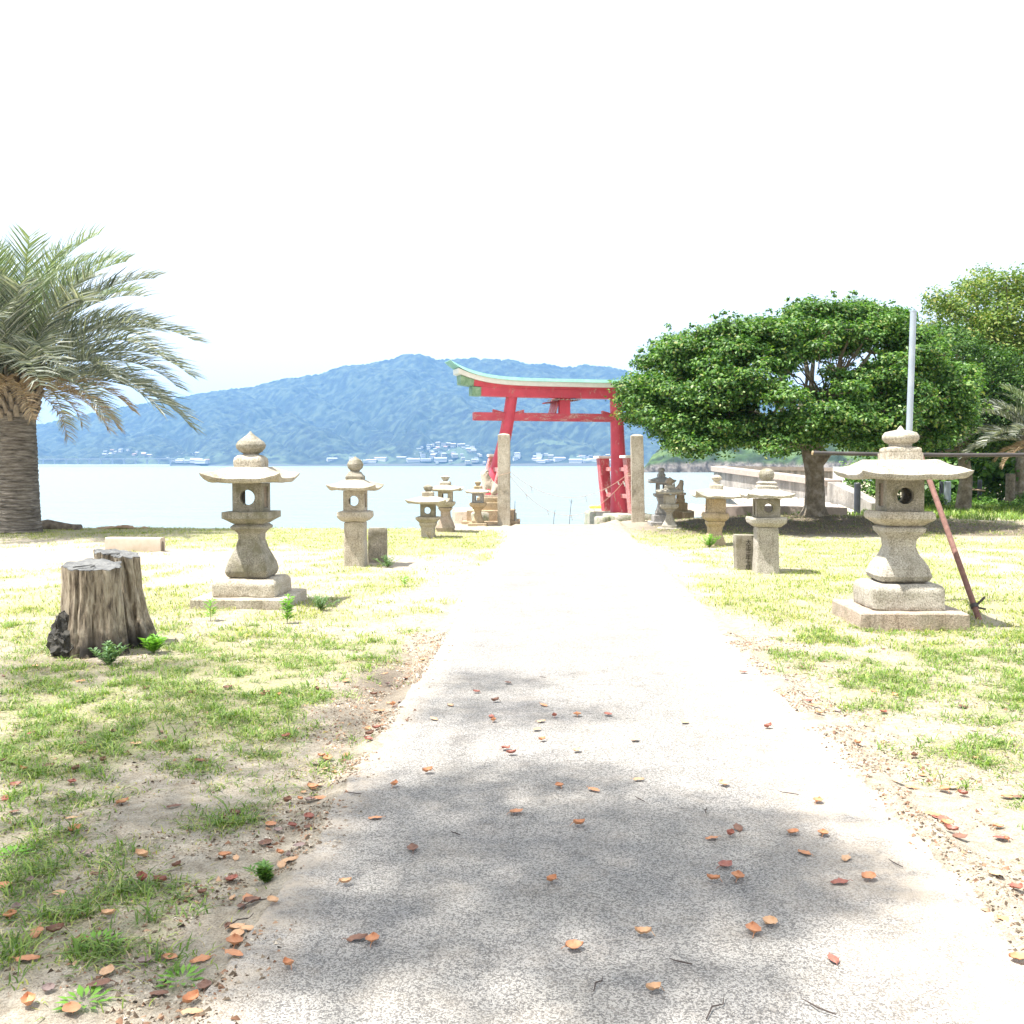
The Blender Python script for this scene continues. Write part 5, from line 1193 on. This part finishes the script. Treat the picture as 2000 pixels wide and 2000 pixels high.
# ------------------------------------------------------------------ grass
M_grass = leafmat('grass_blades', [(0, (.10, .16, .03)), (.3, (.20, .28, .05)), (.6, (.33, .38, .09)), (.85, (.46, .44, .16)), (1, (.52, .44, .26))], .3, .5, .25)
M_grassg = leafmat('fresh_grass_blades', [(0, (.07, .13, .025)), (.4, (.13, .22, .04)), (.8, (.23, .34, .07)), (1, (.40, .44, .16))], .3, .45, .3)
M_straw = leafmat('dry_straw', [(0, (.22, .17, .10)), (.6, (.42, .34, .22)), (1, (.55, .48, .34))], .1, .7, .2)
def accept(x, y, thr=.35, k=1.0):
    g = grassmask(x, y); pt_ = np.clip((fbm(x * 7, y * 6, 201, 3) - .40) * 5, .06, 1); return rng.random(len(x)) < np.clip((g - thr) * 2.4 * k, 0, 1) * pt_
def tufts(name, n, xr, yr, per, hl, wl, mt, thr=.35, spread=.05, k=1.0, lean=.55, zoff=0, powr=1.0):
    y = yr[0] + (yr[1] - yr[0]) * rng.random(n) ** powr; hw = .56 * y + .6
    x = np.where(True, (-.045 - .515) * y + (rng.random(n)) * 1.03 * y, 0) if xr is None else xr[0] + (xr[1] - xr[0]) * rng.random(n)
    ok = accept(x, y, thr, k); x, y = x[ok], y[ok]; n = len(x)
    sc = .6 + .8 * rng.random(n)
    X_ = np.repeat(x, per) + rng.normal(size=n * per) * spread; Y_ = np.repeat(y, per) + rng.normal(size=n * per) * spread
    ed = np.maximum(PATH_X0 - X_, X_ - PATH_X1); ok = ed > .0; SC = np.repeat(sc, per)[ok]; X_, Y_ = X_[ok], Y_[ok]; n = len(X_)
    Z_ = ground_h(X_, Y_) + zoff - .005
    az = rng.random(n) * 2 * np.pi; le = lean * (.3 + rng.random(n)); L_ = (hl[0] + (hl[1] - hl[0]) * rng.random(n)) * SC; W_ = (wl[0] + (wl[1] - wl[0]) * rng.random(n))
    d = np.stack([np.cos(az), np.sin(az)], 1); sd = np.stack([-np.sin(az), np.cos(az)], 1)
    def pt(f, bendf, w):
        hx_ = (np.sin(le) * f * (1 + bendf) * L_)[:, None] * d; z = Z_ + np.cos(le) * f * L_ * (1 - .45 * bendf * f)
        c = np.stack([X_ + hx_[:, 0], Y_ + hx_[:, 1], z], 1); s = np.concatenate([sd * (W_ * w)[:, None], np.zeros((n, 1))], 1); return c - s, c + s
    a0, a1 = pt(0, 0, .35); b0, b1 = pt(.5, .15, .5); c0, c1 = pt(1, .8, .06)
    co = np.stack([a0, a1, b0, b1, c0, c1], 1).reshape(-1, 3); i = np.arange(n) * 6
    fc = np.stack([i, i + 1, i + 3, i + 2, i + 2, i + 3, i + 5, i + 4], 1).ravel()
    me = npmesh(name, co, fc, 4); o = link(name, me, mt); o['kind'] = 'stuff'; return o
tufts('grass', 13000, None, (2.1, 7.5), 6, (.015, .06), (.003, .007), M_grassg, .10, .03, .8, .9)
tufts('grass', 20000, None, (2.2, 9.5), 8, (.025, .085), (.003, .008), M_grassg, .30, .022, 1.0, .75)
tufts('grass', 26000, None, (2.2, 10.5), 8, (.012, .04), (.003, .006), M_grass, .12, .08, .8, .8)
tufts('dry_grass', 14000, None, (2.0, 12), 5, (.02, .06), (.002, .004), M_straw, .02, .07, .6, 1.25)
tufts('grass', 42000, None, (8.5, 26), 6, (.03, .075), (.006, .011), M_grass, .33, .09, 1.0, .6)
tufts('litter', 9000, (2.3, 13), (21.8, 26.2), 4, (.03, .11), (.004, .01), M_straw, -9, .08, 1.0, 1.4)
tufts('grass', 2500, (2.3, 13), (21.8, 26.2), 4, (.03, .09), (.006, .012), M_grassg, -9, .08, 1.0, .8)
tufts('grass', 9000, (5.5, 22), (27.5, 39), 5, (.10, .30), (.012, .03), M_grassg, .2, .12, 1.0, .4)

# crumbs of soil, grit and leaf bits lying on the bare ground and along the path edges
def crumbs(name, n, yr, sz, mt, edgew):
    y = yr[0] + (yr[1] - yr[0]) * rng.random(n); x = (-.56 + rng.random(n) * 1.08) * y
    s = rng.random(n) < edgew; sd = rng.random(n) < .55
    ex = np.where(sd, PATH_X0 + .04 - np.abs(rng.normal(size=n)) * .28, PATH_X1 - .08 + np.abs(rng.normal(size=n)) * .28); x = np.where(s, ex, x)
    ed = np.maximum(PATH_X0 - x, x - PATH_X1); ok = (ed > -.14) & (fbm(x * 3, y * 3, 301, 3) > .42); x, y, ed = x[ok], y[ok], ed[ok]; n = len(x)
    z = np.maximum(ground_h(x, y), np.where(ed < 0, .018, -1)); s_ = (sz[0] + (sz[1] - sz[0]) * rng.random(n) ** 3)[:, None]
    base = np.array([[1, 0, 0], [-.5, .87, 0], [-.5, -.87, 0], [0, 0, .9]]); co = np.stack([np.stack([x, y, z], 1) + (base[k] + rng.normal(size=(n, 3)) * .35) * s_ * np.array([1, 1, .8]) for k in range(4)], 1).reshape(-1, 3)
    i = np.arange(n) * 4; fc = np.stack([i, i + 1, i + 3, i + 1, i + 2, i + 3, i + 2, i, i + 3], 1).ravel()
    o = link(name, npmesh(name, co, fc, 3), mt); o['kind'] = 'stuff'; return o
M_crumb = leafmat('soil_crumbs', [(0, (.05, .035, .025)), (.4, (.18, .14, .10)), (.8, (.40, .34, .27)), (1, (.55, .50, .42))], 0, .95, .1)
M_bits = leafmat('leaf_bits', [(0, (.10, .05, .03)), (.5, (.28, .16, .10)), (1, (.45, .30, .2))], 0, .8, .2)
crumbs('soil_crumbs', 60000, (1.8, 9), (.002, .011), M_crumb, .45)
crumbs('leaf_bits', 9000, (1.8, 9), (.004, .014), M_bits, .5)

# single weeds
M_weed = leafmat('weed_leaves', [(0, (.06, .15, .03)), (.5, (.13, .27, .06)), (1, (.25, .38, .10))], .3, .45, .35)
M_bright = leafmat('bright_weed_leaves', [(0, (.14, .34, .04)), (1, (.25, .48, .08))], .3, .45, .35)
M_bluish = leafmat('bluish_weed_leaves', [(0, (.08, .17, .07)), (1, (.22, .34, .17))], .25, .5, .3)
M_stem = simple('green_stem', (.14, .2, .06), .6)
def weed(px, py, h, stems, spread, mt, label, lsz=.05, asp=.28, lay=9, nm='weed', z=None, grp=None):
    g = G(px, py); g.z = float(ground_h(np.array([g.x]), np.array([g.y]))[0]) - .01
    t_ = thing(nm, label, 'weed', g, 0, grp); bm = bmesh.new(); A_, Nn_, T_ = [], [], []
    for s in range(stems):
        a = random.uniform(0, 6.28); r = random.uniform(.0, 1) * spread; tip = Vector((math.cos(a) * r, math.sin(a) * r, h * random.uniform(.7, 1.05) * (1 - .25 * r / max(spread, .01))))
        tube(bm, [(0, 0, 0), tip * .5 + Vector((0, 0, .02)), tip], [.003, .0025, .0015], 5)
        for k in range(lay):
            f = .2 + .8 * k / lay; p = tip * f
            for q in range(3):
                b_ = random.uniform(0, 6.28); d = Vector((math.cos(b_), math.sin(b_), .55)); A_.append(p + d * lsz * .5); T_.append(d); Nn_.append((-.5 * math.cos(b_) + random.uniform(-.3, .3), -.5 * math.sin(b_) + random.uniform(-.3, .3), .9))
    bmobj('stem', bm, M_stem, t_); kites('leaves', np.array([tuple(a) for a in A_]), np.array(Nn_), lsz * (.7 + .6 * rng.random(len(A_))), asp, mt, t_, .04, tang=np.array([tuple(a) for a in T_])); return t_
weed(212, 1298, .20, 16, .17, M_bluish, 'bushy blue-green weed at the foot of the front stump', .045, .3)
weed(300, 1275, .16, 12, .12, M_bright, 'clump of bright weeds right of the rear stump', .06, .25)
weed(250, 1255, .24, 5, .05, M_bluish, 'thin blue-green weed climbing the front stump', .035, .3)
weed(411, 1213, .30, 1, .02, M_bright, 'single upright bright weed at the left corner of the big lantern slab', .075, .22, 13)
weed(561, 1215, .36, 3, .06, M_bright, 'upright bright weed at the right corner of the big lantern slab', .07, .22, 12)
weed(625, 1190, .22, 18, .28, M_bluish, 'wide sprawling weed right of the big lantern', .035, .25)
weed(757, 1108, .20, 14, .25, M_bluish, 'low sprawling weed at the foot of the mossy slab', .04, .25)
weed(790, 1146, .22, 1, .02, M_bright, 'small upright weed alone between the left post lantern and the path', .06, .22, 10)
weed(1385, 1068, .28, 16, .3, M_bright, 'bright weeds round the foot of the leaning lantern', .05, .3)
weed(840, 1052, .22, 6, .15, M_dead, 'dry tangled weed against the half-buried lantern', .05, .12)
weed(520, 1715, .09, 10, .07, M_weed, 'small weed at the near left edge of the path', .03, .35)
weed(1585, 1015, .22, 20, .5, M_weed, 'low weeds round the foot of the spreading tree', .06, .3)
for px, py, lb in ((25, 1668, 'flat rosette weed at the left border of the picture'), (165, 1965, 'flat rosette weed near the lower left corner'), (190, 1845, 'tiny pale rosette weed on the bare soil at lower left'), (355, 1905, 'small rosette weed near the path edge at lower left')):
    g = G(px, py); t_ = thing('rosette_weed', lb, 'weed', (g.x, g.y, float(ground_h(np.array([g.x]), np.array([g.y]))[0]))); n = 22; a = np.arange(n) * 2.4; r = .02 + .0018 * np.arange(n) + .01
    cen = np.stack([np.cos(a) * r, np.sin(a) * r, .018 - .0004 * np.arange(n)], 1); kites('leaves', cen, np.stack([np.cos(a) * -.4, np.sin(a) * -.4, np.ones(n)], 1), .045 * (.7 + .5 * rng.random(n)), .35, M_bright, t_, .04, tang=np.stack([np.cos(a), np.sin(a), .3 * np.ones(n)], 1))

# ------------------------------------------------------------------ fallen leaves, each one its own thing
def fl_mesh(seed, curl, mt, L=.068, W=.024):
    rr = random.Random(seed); bm = bmesh.new(); n = 10; m_ = 4; rows = []
    for i in range(n + 1):
        f = i / n; w_ = W * (math.sin(math.pi * f ** .85) ** .75) * (1 + .10 * rr.uniform(-1, 1)) * (1 if 0 < i < n else .05); row = []
        for j in range(-m_, m_ + 1):
            s = j / m_; x = (f - .5) * L; y = s * w_; z = curl * .45 * (s * s * W * .9 + (f - .5) ** 2 * L * .9) + .006 * mn.noise((f * 4 + seed, s * 2, seed)) + .012
            row.append(bm.verts.new((x, y, z)))
        rows.append(row)
    for a, c in zip(rows[:-1], rows[1:]):
        for j in range(2 * m_): bm.faces.new((a[j], a[j + 1], c[j + 1], c[j]))
    tube(bm, [(-L * .5, 0, rows[0][m_].co.z), (-L * .62, .003, .012), (-L * .72, .004, .006)], .0012, 5)
    for f in bm.faces: f.smooth = True
    me = bpy.data.meshes.new('fallen_leaf'); zmin = min(v_.co.z for v_ in bm.verts)
    for v_ in bm.verts: v_.co.z -= zmin - .001
    bm.to_mesh(me); bm.free(); me.materials.append(mt); return me
LC = {'orange': simple('orange_dead_leaf', (.55, .26, .13), .6, (.42, .18, .09), 30), 'tan': simple('tan_dead_leaf', (.6, .38, .22), .65, (.48, .28, .16), 30), 'red': simple('red_dead_leaf', (.34, .12, .08), .55, (.22, .07, .055), 30),
      'brown': simple('brown_dead_leaf', (.22, .11, .07), .65, (.14, .07, .05), 30), 'grey': simple('grey_dead_leaf', (.3, .22, .2), .8, (.22, .16, .15), 30)}
LMsh = {(c, k): fl_mesh(k * 7 + 1, (.35, .75, -.5, 1.6)[k], LC[c], (.068, .06, .074, .055)[k], (.024, .026, .019, .02)[k]) for c in LC for k in range(4)}
def put_leaf(px, py, c, sc=1, grp='fallen leaves on the path', lab=None, rz=None):
    g = G(px, py); onp = PATH_X0 < g.x < PATH_X1; z = .022 if onp else float(ground_h(np.array([g.x]), np.array([g.y]))[0]) + .004
    o = link('fallen_leaf', LMsh[(c, random.randrange(4))], None, None, (g.x, g.y, z), (random.uniform(-.12, .12), random.uniform(-.1, .1), rz if rz is not None else random.uniform(-3.1, 3.1))); o.scale = [sc * random.uniform(.85, 1.1)] * 3
    where = 'lying on the concrete path' if onp else ('on the ground left of the path' if g.x < 0 else 'on the ground right of the path')
    tag(o, lab or ('dry %s fallen leaf %s' % (c, where)), 'fallen leaf', 'fallen leaves on the path' if onp else ('fallen leaves left of the path' if g.x < 0 else 'fallen leaves right of the path'))
pl = [(992, 1341, 'brown'), (960, 1407, 'red'), (967, 1378, 'brown'), (1062, 1385, 'orange'), (1083, 1408, 'red'), (1127, 1405, 'orange'), (1188, 1404, 'red'), (1057, 1417, 'tan'), (964, 1417, 'orange'), (1048, 1434, 'tan'), (1058, 1455, 'orange'), (988, 1472, 'red'), (999, 1482, 'red'), (1337, 1420, 'tan'),
      (1240, 1455, 'tan'), (1126, 1476, 'tan'), (835, 1518, 'orange'), (1247, 1532, 'tan'), (1414, 1543, 'tan'), (771, 1545, 'orange'), (1092, 1546, 'orange'), (1160, 1553, 'orange'), (1597, 1576, 'orange'), (733, 1609, 'orange'), (1009, 1598, 'orange'), (1130, 1623, 'orange'), (806, 1670, 'brown'),
      (1390, 1649, 'orange'), (1425, 1643, 'red'), (1441, 1628, 'brown'), (1548, 1640, 'orange'), (1607, 1641, 'orange'), (1571, 1678, 'orange'), (1652, 1689, 'tan'), (1417, 1703, 'red'), (1393, 1733, 'orange'), (1440, 1727, 'orange'), (1639, 1736, 'red'), (1695, 1729, 'orange'), (1076, 1735, 'orange'),
      (675, 1739, 'tan'), (1257, 1841, 'tan'), (1470, 1833, 'orange'), (1502, 1819, 'tan'), (1122, 1866, 'orange'), (728, 1852, 'orange'), (698, 1847, 'brown'), (562, 1903, 'orange'), (1626, 1888, 'red'), (1275, 1952, 'tan'), (1966, 1812, 'orange'), (1990, 1890, 'orange'), (880, 1385, 'tan'), (847, 1412, 'tan'), (930, 1359, 'red'), (1500, 1430, 'red')]
for px, py, c in pl: put_leaf(px, py, c, .92)
lw_ = [(240, 1566, 'orange'), (12, 1560, 'red'), (72, 1822, 'orange'), (108, 1820, 'brown'), (157, 1844, 'red'), (212, 1790, 'tan'), (54, 1876, 'orange'), (210, 1906, 'tan'), (193, 1937, 'brown'), (309, 1937, 'brown'), (457, 1850, 'orange'), (457, 1878, 'orange'), (400, 1930, 'brown'), (371, 1967, 'orange'), (375, 1990, 'tan'), (57, 1978, 'orange'),
       (140, 1992, 'orange'), (452, 1717, 'red'), (484, 1745, 'orange'), (276, 1717, 'red'), (314, 1718, 'red'), (340, 1575, 'brown'), (277, 1671, 'tan'), (440, 1672, 'orange'), (460, 1588, 'brown'), (550, 1690, 'tan'), (566, 1684, 'tan'), (530, 1604, 'orange'), (517, 1640, 'brown'), (570, 1606, 'red'), (604, 1592, 'red'), (560, 1560, 'brown'), (768, 1383, 'orange'), (740, 1390, 'orange'),
       (735, 1430, 'red'), (717, 1427, 'tan'), (720, 1452, 'red'), (640, 1476, 'orange'), (677, 1465, 'orange'), (610, 1528, 'orange'), (625, 1552, 'orange'), (520, 1355, 'red'), (445, 1345, 'brown'), (513, 1357, 'red'), (545, 1358, 'orange'), (558, 1440, 'red'), (620, 1350, 'brown'), (676, 1332, 'orange'), (390, 1487, 'red'), (160, 1456, 'brown'), (220, 1430, 'brown'), (287, 1345, 'brown'),
       (30, 1535, 'red'), (45, 1510, 'orange'), (140, 1530, 'red'), (95, 1500, 'brown'), (200, 1490, 'brown'), (315, 1450, 'orange'), (265, 1455, 'tan'), (60, 1435, 'red'), (345, 1690, 'brown'), (145, 1620, 'orange'), (20, 1790, 'orange'), (5, 1730, 'orange'),
       (1452, 1320, 'red'), (1590, 1385, 'orange'), (1706, 1351, 'orange'), (1725, 1393, 'red'), (1675, 1455, 'orange'), (1786, 1480, 'brown'), (1880, 1380, 'brown'), (1748, 1360, 'tan'), (1850, 1615, 'orange'), (1835, 1605, 'red'), (1857, 1633, 'red'), (1875, 1645, 'brown'), (1820, 1600, 'orange'), (1950, 1620, 'orange'), (1968, 1560, 'orange'), (1990, 1560, 'brown'),
       (1955, 1640, 'red'), (1985, 1740, 'red'), (1945, 1715, 'tan'), (1880, 1557, 'red'), (1845, 1548, 'orange'), (1752, 1530, 'tan'), (1635, 1390, 'grey'), (1600, 1400, 'tan'), (1580, 1375, 'red')]
for px, py, c in lw_: put_leaf(px, py, c, .95)
rl = random.Random(4)
for k in range(50):
    px = rl.uniform(0, 760); py = rl.uniform(1290, 1990)
    if G(px, py).x > PATH_X0 - .05: continue
    put_leaf(px, py, rl.choice(['orange', 'brown', 'grey', 'grey', 'tan', 'brown']), rl.uniform(.55, .9))
for k in range(34):
    py = rl.uniform(1290, 1900); ex = G(1000, py).y; q = Vector((PATH_X0 - abs(rl.gauss(0, .16)) + .03, ex, 0))
    v_ = CR.transposed() @ (q - Vector((0, 0, CAM_H))); put_leaf(1000 + 2000 * v_.x / -v_.z, 1000 - 2000 * v_.y / -v_.z, rl.choice(['orange', 'brown', 'grey', 'tan', 'brown']), rl.uniform(.5, .95))
for k in range(24):
    px = rl.uniform(1450, 2000); py = rl.uniform(1300, 1750)
    if G(px, py).x < PATH_X1 + .02: continue
    put_leaf(px, py, rl.choice(['orange', 'brown', 'grey', 'tan']), rl.uniform(.5, .85))
M_tw = simple('dark_twig', (.06, .045, .04), .9)
tws = [(890, 1640, .05), (1330, 1895, .07), (1170, 1940, .08), (1380, 1595, .06), (1540, 1560, .09), (1750, 1700, .07), (1600, 1985, .1), (1400, 1990, .12), (500, 1770, .14), (470, 1800, .12), (690, 1560, .08), (1250, 1572, .07), (1690, 1510, .08), (1060, 1330, .05)]
for i, (px, py, L) in enumerate(tws):
    g = G(px, py); g.z = .026 if PATH_X0 < g.x < PATH_X1 else float(ground_h(np.array([g.x]), np.array([g.y]))[0]) + .008
    a = random.uniform(0, 3.1); bm = bmesh.new(); tube(bm, [(-L / 2, 0, 0), (0, L * .12, .004), (L * .3, .0, 0), (L / 2, L * .08, .006)], [.002, .0025, .002, .001], 5)
    o = bmobj('twig', bm, M_tw, None, g, (0, 0, a)); tag(o, 'thin dark twig lying on the concrete path' if PATH_X0 < g.x < PATH_X1 else 'thin dark twig on the bare soil beside the path', 'twig', 'twigs on the path' if PATH_X0 < g.x < PATH_X1 else 'twigs beside the path')
